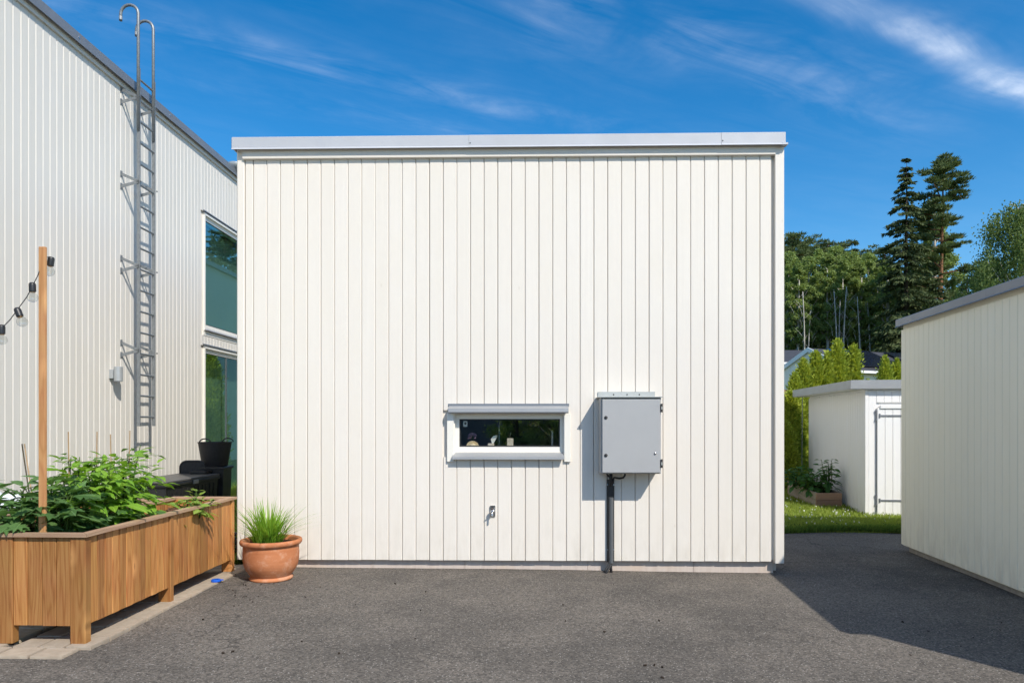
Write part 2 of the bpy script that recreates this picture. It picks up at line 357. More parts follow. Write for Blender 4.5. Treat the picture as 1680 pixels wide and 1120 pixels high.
leaf('thuja', (.22, .29, .03), (.50, .53, .065), .25, .7); leaf('spruce_leaf', (.066, .092, .042), (.13, .155, .058), .12, .7, spec=.15); leaf('pine_leaf', (.100, .138, .062), (.175, .215, .085), .15, .7, spec=.15)
leaf('aspen_leaf', (.19, .265, .085), (.31, .38, .12), .35, .6, spec=.2); leaf('birch_leaf', (.11, .165, .05), (.19, .245, .075), .35, .6, spec=.2); leaf('herb', (.05, .13, .03), (.09, .20, .05), .3)
leaf('clover', (.6, .6, .5), (.8, .8, .75), .2); leaf('tuft', (.08, .16, .025), (.17, .25, .045), .3); leaf('shrub_leaf', (.16, .28, .06), (.28, .38, .09), .55)
def bark(key, a, b, scale=(4, 4, 1)):
    m, nt = mat(key); T = NT(nt); f = T.noise(T.coord('Object', scale), 3, 6, .65); T.out(T.bsdf(T.mix(T.map(f, .35, .65, 0, 1), a, b), .9, T.bump(f, .5, .05), 0, .1)); M[key] = m
bark('bark_pine', (.16, .075, .04), (.28, .15, .085)); bark('bark_dark', (.035, .028, .022), (.08, .065, .05)); bark('bark_pale', (.36, .34, .30), (.66, .62, .55), (2, 2, 5)); bark('stem', (.05, .09, .02), (.09, .15, .035)); bark('bark_bush', (.06, .05, .035), (.1, .08, .05))
def glass(key, tint, refl, base, rough=0.0, tl=(.75, .85, .82)):
    m, nt = mat(key); T = NT(nt); lw = T.n('ShaderNodeFresnel'); lw.inputs[0].default_value = 1.5
    gm = T.n('ShaderNodeNewGeometry'); f = T.m('MULTIPLY', T.m('ADD', T.m('MULTIPLY', lw.outputs[0], refl), base, clamp=True), T.m('SUBTRACT', 1.0, gm.outputs['Backfacing']))
    tr = T.n('ShaderNodeBsdfTransparent'); tr.inputs[0].default_value = tl + (1,)
    gl = T.n('ShaderNodeBsdfGlossy'); gl.inputs[0].default_value = tint + (1,); gl.inputs['Roughness'].default_value = rough
    bm_ = T.noise(T.coord('Object'), 0.8, 2); T.L.new(T.bump(bm_, .03, .05), gl.inputs['Normal'])
    mx = T.n('ShaderNodeMixShader'); T.L.new(f, mx.inputs[0]); T.L.new(tr.outputs[0], mx.inputs[1]); T.L.new(gl.outputs[0], mx.inputs[2]); T.out(mx.outputs[0]); M[key] = m
glass('garage_glass', (.9, .95, .92), 1.4, .22, 0, (.97, .985, .98)); glass('house_glass', (.66, .92, .86), 1.2, .30, 0, (.74, .88, .83)); glass('bulb_glass', (1, 1, 1), 2.2, .07, 0, (.90, .91, .90)); glass('vase_glass', (1, 1, 1), 1.0, .05, 0, (.75, .8, .78))
# board profile with chamfered front arrises: x 0..w, front at y=0, z 0..h
def board_mb(w_, h, t=.022, ch=.004, mb=None, x0=0, z0=0, y0=0):
    mb = mb or MB(); pts = [(x0, y0+t), (x0, y0+ch), (x0+ch, y0), (x0+w_-ch, y0), (x0+w_, y0+ch), (x0+w_, y0+t)]
    return mb.prism(pts[::-1], z0, z0+h, 'z')
# ------------------------------------------------------------------ ground
def asphalt_h(x, y): return -0.008 * max(-2.2, min(6, x))
def ground_h(x, y):
    if y < 9.0: h = -0.10
    elif y < 9.45: h = -0.10 + (y-9.0)/0.45*0.13
    elif y < 14: h = 0.03 + (y-9.45)*0.045
    else: h = 0.235 + (y-14)*0.012
    if x < -2.75: 
        h2 = 0.0 + max(0, y-6.4)*0.02
        h = max(h, min(h2, .2))
    return h
def ground():
    xs = [-400, -120, -50, -25, -12, -6, -4, -2.76, -2.74, -1, 1, 3, 4.5, 6, 8, 12, 25, 60, 150, 400]
    ys = [-400, -120, -50, -20, -8, 0, 4, 6.4, 8.98, 9.0, 9.2, 9.45, 10, 11, 12, 13, 14, 16, 20, 28, 40, 60, 90, 140, 250, 600]
    V = [(x, y, ground_h(x, y)) for y in ys for x in xs]; n = len(xs)
    Fc = [(j*n+i, j*n+i+1, (j+1)*n+i+1, (j+1)*n+i) for j in range(len(ys)-1) for i in range(n-1)]
    struct(MB().add(V, Fc).build('ground', M['lawn']))
    # asphalt drive: sheet with a ragged far edge
    xs = np.concatenate([np.linspace(-9, -2.8, 8), np.linspace(-2.6, 9, 60)]); ys = list(np.linspace(-30, 2, 10)) + list(np.linspace(2.5, 9.1, 40))
    V = []; n = len(xs)
    for j, y in enumerate(ys):
        for i, x in enumerate(xs):
            yy = y
            if j == len(ys)-1: yy = y + 0.06*math.sin(x*3.1) + random.uniform(-.03, .03)
            V.append((x, yy, asphalt_h(x, y) + 0.004*math.sin(x*1.7+y*2.1) + random.uniform(-.0008, .0008)))
    Fc = []
    for j in range(len(ys)-1):
        for i in range(n-1):
            if xs[i+1] < -2.5 and ys[j+1] > 4.5: continue
            Fc.append((j*n+i, j*n+i+1, (j+1)*n+i+1, (j+1)*n+i))
    o = struct(MB().add(V, Fc).build('asphalt_drive', M['asphalt'], smooth=True))
ground()
# ------------------------------------------------------------------ garage with white board front
TH = 0.0215; GZ0 = 6.62
def gZ(px): return GZ0/(1+(px-840)/F*TH)
gA = Vector(((390-840)/F*gZ(390), gZ(390), 0)); GU = Vector((1, -TH, 0)).normalized()
def gw(px, py): 
    Z = gZ(px); p = Vector(((px-840)/F*Z, Z, 0)); return (p-gA).dot(GU), EYE+(HOR-py)/F*Z
GRZ = -math.atan(TH)
def gworld(x, y, z): return gA + GU*x + Vector((TH, 1, 0)).normalized()*y + Vector((0, 0, z))
def garage():
    g = thing('garage', 'tall white garage with vertical board front, letterbox window and grey metal roof edge', 'garage', gA, GRZ)
    W = gw(1283, 500)[0]; zb = .097; zt = 4.05; D = 6.2
    J0 = gw(415.7, 500)[0]; step = (gw(1247, 500)[0]-J0)/37
    hx0, hz1 = gw(733, 676); hx1, hz0 = gw(936, 748); wx0, wx1 = J0+14*step, J0+23*step
    fx0, fz1 = gw(745, 679); fx1, fz0 = gw(925, 741)
    # shell: backing wall round the opening, sides, back, roof slab, floor
    b = MB(); y0, y1 = .024, .16
    b.box(.01, fx0, y0, y1, .11, 4.1); b.box(fx1, W-.01, y0, y1, .11, 4.1); b.box(fx0, fx1, y0, y1, .11, fz0); b.box(fx0, fx1, y0, y1, fz1, 4.1)
    b.build('front_wall', M['garage_paint'], g)
    b = MB(); b.box(.0, .14, y1, D, -.1, 4.1); b.box(W-.14, W, y1, .5, -.1, 4.1); b.box(W-.14, W, 1.5, D, -.1, 4.1); b.box(W-.14, W, .5, 1.5, -.1, .9); b.box(W-.14, W, .5, 1.5, 2.3, 4.1); b.box(.14, W-.14, D-.14, D, -.1, 4.1); b.build('rear_wall', M['garage_paint'], g)  # unseen opening in the right side, added to let sunlight into the room
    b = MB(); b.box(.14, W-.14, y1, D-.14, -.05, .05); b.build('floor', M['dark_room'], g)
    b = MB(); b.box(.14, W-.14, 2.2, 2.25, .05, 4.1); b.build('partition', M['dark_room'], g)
    MB().box(.0, W, y0, D, 4.1, 4.16).build('roof', M['membrane'], g)
    # front boards, one by one
    edges = [gw(402.5, 500)[0]] + [J0+i*step for i in range(38)] + [gw(1266, 500)[0]]
    cache = {}
    for i in range(len(edges)-1):
        a, c = edges[i], edges[i+1]; wd = c-a-random.uniform(.0025, .0045); yj = random.uniform(-.0012, .0012)
        inwin = a > wx0-.01 and c < wx1+.01
        segs = [(zb, hz0-.01), (hz1+.02, zt)] if inwin else [(zb, zt)]
        for (s0, s1) in segs:
            key = (round(wd, 3), round(s1-s0, 3), random.randrange(3))
            if key not in cache: cache[key] = board_mb(wd, s1-s0, .022, .006).mesh('board')
            link('board', cache[key], M['garage_paint'], g, (a+random.uniform(-.0008, .0008), yj, s0+random.uniform(-.0015, .0015)), (0, R(random.uniform(-.012, .012)), 0))
    # corner boards and frieze
    xr = gw(1270.3, 500)[0]; xl = gw(402, 500)[0]
    board_mb(W+.012-xr, zt+.07-zb+.01, .055, .003).build('corner_board', M['garage_paint'], g, loc=(xr, -.024, zb-.012))
    board_mb(xl+.003, zt+.07-zb, .052, .010).build('corner_board', M['garage_paint'], g, loc=(-.006, -.012, zb))
    zf0 = gw(840, 259.5)[1]
    f = MB(); f.prism([(-.002, 0), (-.034, 0.004), (-.036, .03), (-.034, .11), (-.002, .11)], xl-.012, xr-.001, 'x'); f.build('frieze_board', M['garage_paint'], g, loc=(0, 0, zf0))
    # metal roof edge in three lengths
    c0, cz0 = gw(385, 249); cz1 = gw(385, 231)[1]; cuts = [c0+.0, gw(770, 230)[0], gw(1180, 230)[0], gw(1284.5, 230)[0]]
    for i in range(3):
        mb = MB(); d = .0025*i; a, c = cuts[i]+(.002 if i else 0), cuts[i+1]
        zz0, zz1 = cz0-.008, cz1+.008
        mb.prism([(.30, zz1+.02), (-.062-d, zz1), (-.066-d, zz1-.004), (-.066-d, zz0+.018), (-.080-d, zz0), (-.076-d, zz0-.002), (-.055, zz0+.012), (-.055, zz1-.03), (.30, zz1-.02)], a, c, 'x')
        cp = mb.build('roof_edge_cap', M['cap_metal'], g)
        if i: 
            s_ = MB(); s_.lathe([(0.0001, .004), (.006, .003), (.007, 0)], 10); s_.build('screw', M['pipe_grey'], cp, loc=(a+.012, -.066-d, zz0+.045), rot=(R(90), 0, 0))
    # side returns of the roof edge
    for xx, s_ in ((-.034, -1), (W+.008, 1)):
        MB().box(xx-.004, xx+.004, -.055, D+.05, cz0+.014, cz1-.004).build('roof_edge_cap', M['cap_metal'], g)
    MB().box(gw(1284, 230)[0]-.03, gw(1288, 230)[0], -.078, -.0, cz0-.006, cz0+.012).build('drip_lip', M['cap_metal'], g)
    # plinth in slabs
    px = [gw(395, 900)[0], gw(610, 900)[0], gw(762, 900)[0], gw(965, 900)[0], gw(1140, 900)[0], gw(1272, 900)[0]]
    for a, c in zip(px[:-1], px[1:]):
        MB().box(a+.0015, c-.0015, .050, .155, -.12, .109).build('plinth_slab', M['plinth'], g)
    # window
    gx0, gz1 = gw(753, 687); gx1, gz0 = gw(919, 733)
    fr = MB(); yf0, yf1 = .035, .115
    fr.prism([(fx0, fz0), (fx1, fz0), (gx1, gz0), (gx0, gz0)], yf0, yf1, 'y'); fr.prism([(fx0, fz1), (gx0, gz1), (gx1, gz1), (fx1, fz1)], yf0, yf1, 'y')
    fr.prism([(fx0, fz0), (gx0, gz0), (gx0, gz1), (fx0, fz1)], yf0, yf1, 'y'); fr.prism([(fx1, fz0), (fx1, fz1), (gx1, gz1), (gx1, gz0)], yf0, yf1, 'y')
    win = fr.build('window', M['window_paint'], g)
    # glazing bead and pane
    bd = MB()
    for (a, c, e, h) in ((gx0, gx1, gz0, gz0+.012), (gx0, gx1, gz1-.010, gz1), (gx0, gx0+.010, gz0+.012, gz1-.010), (gx1-.010, gx1, gz0+.012, gz1-.010)): bd.box(a, c, .050, .066, e, h)
    bd.build('gasket', M['black_rubber'], win)
    MB().box(gx0+.004, gx1-.004, .068, .074, gz0+.004, gz1-.004).build('pane', M['garage_glass'], win)
    # casing boards
    tz0 = gw(740, 757)[1]
    for (a, c) in ((hx0+.004, fx0-.002), (fx1+.002, hx1)):
        mb = MB(); mb.box(a, c, -.024, -.003, tz0, gw(740, 678)[1], b=.003); mb.build('casing', M['window_paint'], win)
        mb = MB()
        xx = fx0-.004 if c < 2.3 else fx1-.004
        mb.box(xx-.006+ .003, xx+.013, -.003, .034, fz0-.02, fz1+.01); mb.build('reveal', M['window_paint'], win)
    MB().box(hx0+.03, hx1-.03, -.012, .034, fz1, hz1+.03).build('head', M['window_paint'], win)
    # metal hood
    ha, hza = gw(732, 679); hb, hzb = gw(937, 668)
    hd = MB(); hd.prism([(.0, .075), (-.062, .057), (-.088, .046), (-.092, .012), (-.082, .0), (-.078, .008), (-.076, .036), (.0, .045)], ha+.03, hb-.03, 'x'); hd.build('hood', M['zinc'], win, loc=(0, 0, hza+.006))
    hd = MB(); hd.box(ha+.02, hb-.02, -.006, .0, 0.07, .095); hd.build('hood_gap_shade', M['dark_cap_metal'], win, loc=(0, 0, hza+.006))  # dark strip standing in for the gap shadow above the hood
    # metal sill
    sa_, sza = gw(741, 742); sb, szb = gw(927, 754)
    sm = MB(); sm.prism([(.036, .0), (-.045, -.034), (-.066, -.044), (-.068, -.066), (-.060, -.070), (-.054, -.058), (-.040, -.048), (.036, -.014)], sa_+.012, sb-.012, 'x'); sm.build('sill', M['zinc'], win, loc=(0, 0, sza+.004))
    ib = MB(); ib.box(gx0-.02, gx1+.02, .118, .34, gz0-.035, gz0-.004); ib.build('inner_sill', M['window_paint'], win)
    return g, gz0-.004, gx0, gx1, gz1
G, SILLZ, GX0, GX1, GZ1 = garage()
# things standing on the inner window sill
def sill_items():
    z = SILLZ + .001
    def at(px, y): return gworld(gw(px, 700)[0]*1.0, y*.35+.050, z)
    t = thing('seashell', 'cream fan-shaped seashell on the window sill', 'shell', at(774, .19), GRZ)
    mb = MB(); n = 14; V = [(0, 0, 0)]; 
    for i in range(n*2+1):
        a = math.pi*(0.04+0.92*i/(2*n)); r_ = .062*(1+.05*(i % 2)); V.append((-r_*math.cos(a), .012*(i % 2)-.02, r_*math.sin(a)*.95))
    V.append((0, .03, .002)); k = len(V)-1
    mb.add(V, [(0, i, i+1) for i in range(1, 2*n+1)] + [(k, i+1, i) for i in range(1, 2*n+1)]); mb.build('fan', M['shell'], t)
    tag(MB().lathe([(.001, 0), (.028, .003), (.032, .02), (.022, .03), (.001, .032)], 12).build('shell_foot', M['shell'], t), '', '')
    f = t.children[-1]; del f['label']; del f['category']
    t = thing('dried_flower', 'purple dried flower head behind the seashell', 'flower', at(773, .27), GRZ)
    rr = random.Random(3); mb = MB(); 
    for i in range(60):
        a = rr.uniform(0, 6.28); e = rr.uniform(-.2, 1.4); d = Vector((math.cos(a)*math.cos(e), math.sin(a)*math.cos(e), math.sin(e))); p = Vector((0, 0, .09))+d*.03
        q = d.orthogonal().normalized()*.008; mb.add([p-q, p+q, p+d*.022+q*.7, p+d*.022-q*.7], [(0, 1, 2, 3)])
    mb.build('bloom', M['purple'], t); MB().tube([(0, 0, 0), (.003, 0, .05), (0, 0, .1)], .004, 6).build('stalk', M['stem'], t)
    t = thing('test_tube_vase', 'slim glass tube vase standing tall in the window', 'vase', at(818, .20), GRZ)
    MB().lathe([(.001, 0), (.018, .002), (.018, .012), (.012, .02), (.012, .17), (.009, .20), (.008, .25)], 16).build('tube', M['vase_glass'], t, smooth=True)
    t = thing('wooden_block_vase', 'small beige block with glass tube in the window', 'vase', at(836.5, .20), GRZ)
    MB().box(-.031, .031, -.02, .02, 0, .085, b=.003).build('block', M['ceramic'], t)
    MB().lathe([(.001, .084), (.008, .085), (.008, .125), (.007, .14)], 12).build('tube', M['vase_glass'], t, smooth=True)
    t = thing('card_stand', 'low beige block holding a tilted pale card', 'ornament', at(804.5, .20), GRZ)
    MB().box(-.031, .031, -.02, .02, 0, .035, b=.003).build('block', M['ceramic'], t)
    mb = MB(); mb.prism([(.012, .03), (.022, .03), (.062, .10), (.058, .118), (.02, .108), (-.002, .075)], -.002, .002, 'y'); mb.build('card', M['paper'], t)
    t = thing('desk_lamp', 'dark bent-arm desk lamp behind the garage window glass', 'lamp', at(907, .27), GRZ)
    MB().tube([(0, 0, 0), (.0, 0, .16)], .010, 10).build('post', M['lamp_grey'], t); MB().lathe([(.001, 0), (.05, 0), (.05, .012), (.01, .016)], 20).build('base', M['bronze'], t)
    MB().tube([(0, 0, .09), (-.10, 0, .17), (-.155, 0, .235)], .006, 8).build('arm', M['bronze'], t)
    MB().lathe([(.06, 0), (.055, .02), (.035, .045), (.015, .055), (.001, .056)], 20).build('lamp_shade', M['bronze'], t, loc=(-.185, 0, .20), smooth=True)
    o = MB().prism([(-.02, 0), (.02, 0), (.02, .055), (-.02, .055)], 0, .002, 'y').build('window_sticker', M['paper']); tag(o, 'small pale sticker with dark mark at the garage pane corner', 'sticker')
    o.location = gworld(GX0+.055, .076, GZ1-.075); o.rotation_euler = (0, 0, GRZ)
    MB().prism([(-.008, .02), (.004, .016), (.012, .036), (.002, .045), (-.010, .04)], -.0012, -.0004, 'y').build('mark', M['bronze'], o)
sill_items()
# ------------------------------------------------------------------ electric cabinet, cable duct, tap
def cabinet():
    Z = 6.362; sc = Z/F; x0 = (986-840)*sc; x1 = (1085-840)*sc; z0 = EYE+(HOR-777)*sc; z1 = EYE+(HOR-652)*sc
    o = gworld(0, 0, 0); dep = .238
    px = (Vector((x0, Z, 0))-gA).dot(GU); wd = x1-x0
    c = thing('electrical_cabinet', 'light grey steel electrical cabinet mounted on the white board wall', 'cabinet', gworld(px, 0, z0), GRZ)
    h = z1-z0
    MB().box(0, wd, -dep+.022, -.002, 0, h, b=.004).build('body', M['grey_paint'], c)
    d = MB().box(.012, wd-.010, -dep, -dep+.019, .010, h-.016, b=.004).build('door', M['grey_paint'], c)
    MB().box(-.026, wd+.008, -dep-.012, .0-.003, h+.001, h+.010, b=.002).build('rain_cover', M['grey_edge'], c)
    t = MB(); t.box(-.004, wd-.018, -.012, -.0035, h+.010, h+.065); t.build('mounting_flange', M['grey_edge'], c)
    for fx in (.26, .49, .70):
        MB().lathe([(.0001, .004), (.006, .003), (.007, 0)], 10).build('bolt', M['black_rubber'], c, loc=(wd*fx, -.0125, h+.038), rot=(R(90), 0, 0))
    for py in (684.6, 746.5):
        zz = (777-py)*sc; lk = MB().lathe([(.0001, .010), (.008, .010), (.009, .008), (.015, .006), (.016, 0)], 18).build('lock', M['black_rubber'], d, loc=(.046, -dep, zz), rot=(R(90), 0, 0))
        MB().box(-.0015, .0015, -.005, .005, .0102, .012).build('key_slot', M['steel'], d, loc=(.046, -dep, zz), rot=(R(90), 0, .4))
    MB().lathe([(.0001, .012), (.008, .011), (.011, .006), (.009, 0)], 16).build('knob', M['steel'], d, loc=((1074.8-986)*sc, -dep, (777-743)*sc), rot=(R(90), 0, 0), smooth=True)
    for py in (669, 760):
        mb = MB(); zz = (777-py)*sc; mb.box(wd-.012, wd+.004, -dep-.006, -dep+.05, zz-.038, zz+.038, b=.003); mb.tube([(wd+.004, -dep+.004, zz-.040), (wd+.004, -dep+.004, zz+.040)], .007, 8); mb.build('hinge', M['black_rubber'], c)
        MB().box(wd-.003, wd+.0065, -dep-.008, -dep+.02, zz-.014, zz+.014).build('hinge_plate', M['grey_edge'], c)
    return px, z0, wd
CX, CZ0, CW = cabinet()
def duct():
    xa = gw(995.2, 800)[0]; xb = gw(1007.3, 800)[0]; zt = gw(1000, 786)[1]; zb_ = gw(1000, 921)[1]
    c = thing('cable_duct', 'dark grey cable duct running down the wall below the cabinet', 'cable duct', gworld((xa+xb)/2, 0, 0), GRZ)
    wd = (xb-xa)/2
    mb = MB(); mb.prism([(-wd, -.002), (-wd, -.022), (-wd+.008, -.024), (-wd+.014, -.034), (wd-.014, -.034), (wd-.008, -.024), (wd, -.022), (wd, -.002)], zb_, zt, 'z'); mb.build('channel', M['black_plastic'], c)
    MB().tube([(.004, -.036, zb_-.005), (.004, -.036, gw(1000, 815)[1])], .021, 14).build('pipe', M['pipe_grey'], c, smooth=40)
    for s in (-1, 1):
        for zz in (zt-.05, zb_+.12): MB().lathe([(.0001, .004), (.005, .003), (.006, 0)], 8).build('screw', M['steel'], c, loc=(s*(wd-.006), -.0245, zz), rot=(R(90), 0, 0))
    z = CZ0
    MB().tube([(-.045, -.08, z+.01), (-.045, -.08, z-.005), (-.03, -.07, z-.03), (-.005, -.05, z-.05), (.0, -.035, zt-.05)], .009, 8).build('cable', M['black_rubber'], c, smooth=True)
    MB().tube([(.125, -.10, z+.01), (.128, -.10, z-.02), (.115, -.09, z-.045), (.08, -.075, z-.055), (.03, -.055, z-.048), (.008, -.04, zt-.04)], .010, 8).build('cable', M['black_rubber'], c, smooth=True)
    MB().tube([(.0, -.05, z+.01), (.0, -.045, zt-.06)], .017, 10).build('cable', M['black_rubber'], c, smooth=True)
    for k, pts in enumerate(([(.0, -.03, zb_+.02), (.0, -.035, zb_-.04), (.006, -.04, -.03)], [(-.01, -.03, zb_+.02), (-.02, -.04, zb_-.035), (-.05, -.06, .03), (-.066, -.07, -.015)], [(.012, -.03, zb_+.02), (-.005, -.05, zb_-.03), (-.035, -.07, .015), (-.055, -.085, -.015)])):
        MB().tube(pts, .010 if k else .014, 8).build('cable', M['black_rubber'], c, smooth=True)
duct()
def tap():
    x, z = gw(808, 838); c = thing('water_tap', 'small chrome garden tap on the wall below the garage window', 'tap', gworld(x, -.001, z), GRZ)
    MB().prism([(-.022, -.055), (.024, -.055), (.028, -.045), (.028, .05), (.022, .056), (-.02, .056), (-.026, .046), (-.026, -.046)], -.010, .0, 'y').build('back_plate', M['steel'], c)
    MB().lathe([(.001, .055), (.012, .055), (.014, .04), (.020, .03), (.020, 0)], 16).build('body', M['steel'], c, loc=(0, -.008, .0), rot=(R(90), 0, 0), smooth=40)
    MB().tube([(0, -.05, .0), (0, -.062, -.012), (.0, -.065, -.04), (0, -.065, -.055)], .009, 10).build('spout', M['steel'], c, smooth=True)
    MB().tube([(-.03, -.07, -.012), (.0, -.066, .002), (.026, -.07, .016)], [.006, .008, .005], 8).build('handle', M['steel'], c, smooth=True)
    MB().lathe([(.001, .02), (.010, .02), (.012, 0)], 12).build('valve', M['bronze'], c, loc=(0, -.055, .028), rot=(R(90), 0, 0))
tap()
# ------------------------------------------------------------------ tall white house on the left
HD = 5.3; HSL = .027; HO = Vector((-HD, 0, 0)); HU = Vector((HSL, 1, 0)).normalized(); HN = Vector((-1, HSL, 0)).normalized()
HRZ = math.atan2(1, HSL)
def hx(px, off=0.0): return F*(HD-off)/(870-px)         # depth (= local x) where column px meets the wall
def hz(px, py, off=0.0): return EYE+(HOR-py)/F*hx(px, off)
def left_house():
    h = thing('tall_house', 'tall pale board-clad house with dark roof edge and stacked side windows', 'house', HO, HRZ)
    x0, x1 = 3.0, 16.0; zt = 5.80; wa = hx(335.5); wb = wa+2.0
    u0, u1 = hz(336, 541)+.04, hz(336, 353); l0, l1 = .12, hz(336, 571)
    b = MB(); y0, y1 = .024, .2
    for (a, c, e, f) in ((x0, wa, -.1, 5.9), (wb, x1, -.1, 5.9), (wa, wb, -.1, l0), (wa, wb, l1, u0), (wa, wb, u1, 5.9)): b.box(a, c, y0, y1, e, f)
    b.build('wall', M['house_paint'], h)
    b = MB(); b.box(x0, x1, 6.8, 7, -.1, 5.9); b.box(x0, x0+.15, .2, 6.8, -.1, 5.9); b.box(x1-.15, x1, .2, 6.8, -.1, 5.9); b.build('rear_wall', M['house_paint'], h)
    b = MB(); b.box(x0+.15, x1-.15, .2, 6.8, -.05, .05); b.box(x0+.15, x1-.15, .2, 6.8, 2.72, 2.86); b.box(x0+.15, wa-1.2, 2.6, 2.7, .05, 5.8); b.box(wa-1.2, x1-.15, 3.4, 3.5, .05, 5.8); b.build('floor', M['dark_room'], h)
    MB().box(x0, x1, 0.02, 7, 5.9, 5.93).build('roof', M['membrane'], h)
    st = .108; n = int((x1-x0)/st); full = board_mb(st-.003, 5.86-.05, .022, .0055).mesh('board')
    cache = {}
    for i in range(n):
        a = x0+i*st; c = a+st
        if c > wa-.06 and a < wb+.06:
            for (s0, s1) in ((u1+.05, 5.86), (l1+.04, u0-.13)):
                k = round(s1-s0, 3)
                if k not in cache: cache[k] = board_mb(st-.003, s1-s0, .022, .0055).mesh('board')
                link('board', cache[k], M['house_paint'], h, (a, random.uniform(-.001, .001), s0))
        else: link('board', full, M['house_paint'], h, (a, random.uniform(-.0012, .0012), .05))
    MB().prism([(-.0005, 0), (-.028, 0), (-.028, .10), (-.0005, .10)], x0, x1, 'x').build('frieze_board', M['house_paint'], h, loc=(0, 0, 5.775))
    for (a, c) in ((x0, hx(133, .06)), (hx(133, .06)+.002, hx(281, .06)), (hx(281, .06)+.002, x1)):
        cp = MB().prism([(.3, 5.985), (-.055, 5.96), (-.060, 5.955), (-.060, 5.845), (-.074, 5.832), (-.070, 5.828), (-.05, 5.84), (-.05, 5.93), (.3, 5.955)], a, c, 'x').build('roof_edge_cap', M['dark_cap_metal'], h)
        MB().lathe([(.0001, .006), (.012, .004), (.014, 0)], 8).build('screw', M['steel'], cp, loc=(c-.03, -.060, 5.90), rot=(R(90), 0, 0))
    def win(a, c, e, f, door=False):
        fr = MB(); t = .075; g0, g1, gz0, gz1 = a+.045, c-.045, e+.05, f-.07
        fr.prism([(a, e), (c, e), (g1, gz0), (g0, gz0)], .02, .13, 'y'); fr.prism([(a, f), (g0, gz1), (g1, gz1), (c, f)], .02, .13, 'y')
        fr.prism([(a, e), (g0, gz0), (g0, gz1), (a, f)], .02, .13, 'y'); fr.prism([(c, e), (c, f), (g1, gz1), (g1, gz0)], .02, .13, 'y')
        wn = fr.build('window', M['window_paint'], h)
        MB().box(g0, g1, .03, .042, gz0, gz1).build('pane', M['house_glass'], wn)
        cv = []; nn = 60
        for i in range(nn+1):
            x = g0-.05+(g1-g0+.1)*i/nn; yy = .24+.0025*math.sin(i*.21); cv += [(x, yy, gz0+.02), (x, yy, gz1+.02)]
        MB().add(cv, [(2*i, 2*i+2, 2*i+3, 2*i+1) for i in range(nn)]).build('roller_blind', M['curtain'], wn, smooth=True)
        bd = MB()
        for q in ((g0-.002, g0+.012, gz0, gz1), (g1-.012, g1+.002, gz0, gz1), (g0+.012, g1-.012, gz0, gz0+.01), (g0+.012, g1-.012, gz1-.012, gz1)): bd.box(q[0], q[1], .022, .0295, q[2], q[3])
        bd.build('gasket', M['black_rubber'], wn)
        MB().box(a-.030, a+.004, -.016, .02, e-.05, f+.02).build('casing', M['window_paint'], wn); MB().box(c-.004, c+.030, -.016, .02, e-.05, f+.02).build('casing', M['window_paint'], wn)
        MB().box(a-.030, c+.030, -.016, .02, f-.004, f+.035).build('casing', M['window_paint'], wn)
        MB().prism([(.02, .05), (-.03, .035), (-.032, .018), (.02, .03)], a-.06, c+.06, 'x').build('hood', M['dark_cap_metal'], wn, loc=(0, 0, f+.03))
        if not door: MB().prism([(.03, .0), (-.045, -.03), (-.045, -.05), (-.03, -.045), (.03, -.02)], a-.02, c+.02, 'x').build('sill', M['cap_metal'], wn, loc=(0, 0, e))
        if not door: MB().box(a-.045, c+.045, -.006, .018, e-.13, e-.055).build('apron', M['window_paint'], wn)
        if door:
            m_ = a + (c-a)*.42; MB().box(m_-.015, m_+.015, .018, .029, gz0, gz1).build('mullion', M['pipe_grey'], wn)
    win(wa, wb, u0, u1); win(wa, wb, l0, l1, True)
    d = thing('satellite_dish', 'small grey dish at the far roof edge of the tall house', 'dish', HO + HU*12.2 - HN*.05 + Vector((0, 0, 5.99)), 0)
    MB().lathe([(.001, .05), (.08, .04), (.17, .0), (.175, .006), (.08, .05), (.001, .06)], 20).build('reflector', M['lamp_grey'], d, smooth=True, rot=(R(160), 0, 0))
    MB().tube([(0, 0, .0), (-.04, 0, -.05), (-.10, 0, -.12)], .015, 8).build('arm', M['pipe_grey'], d)
left_house()
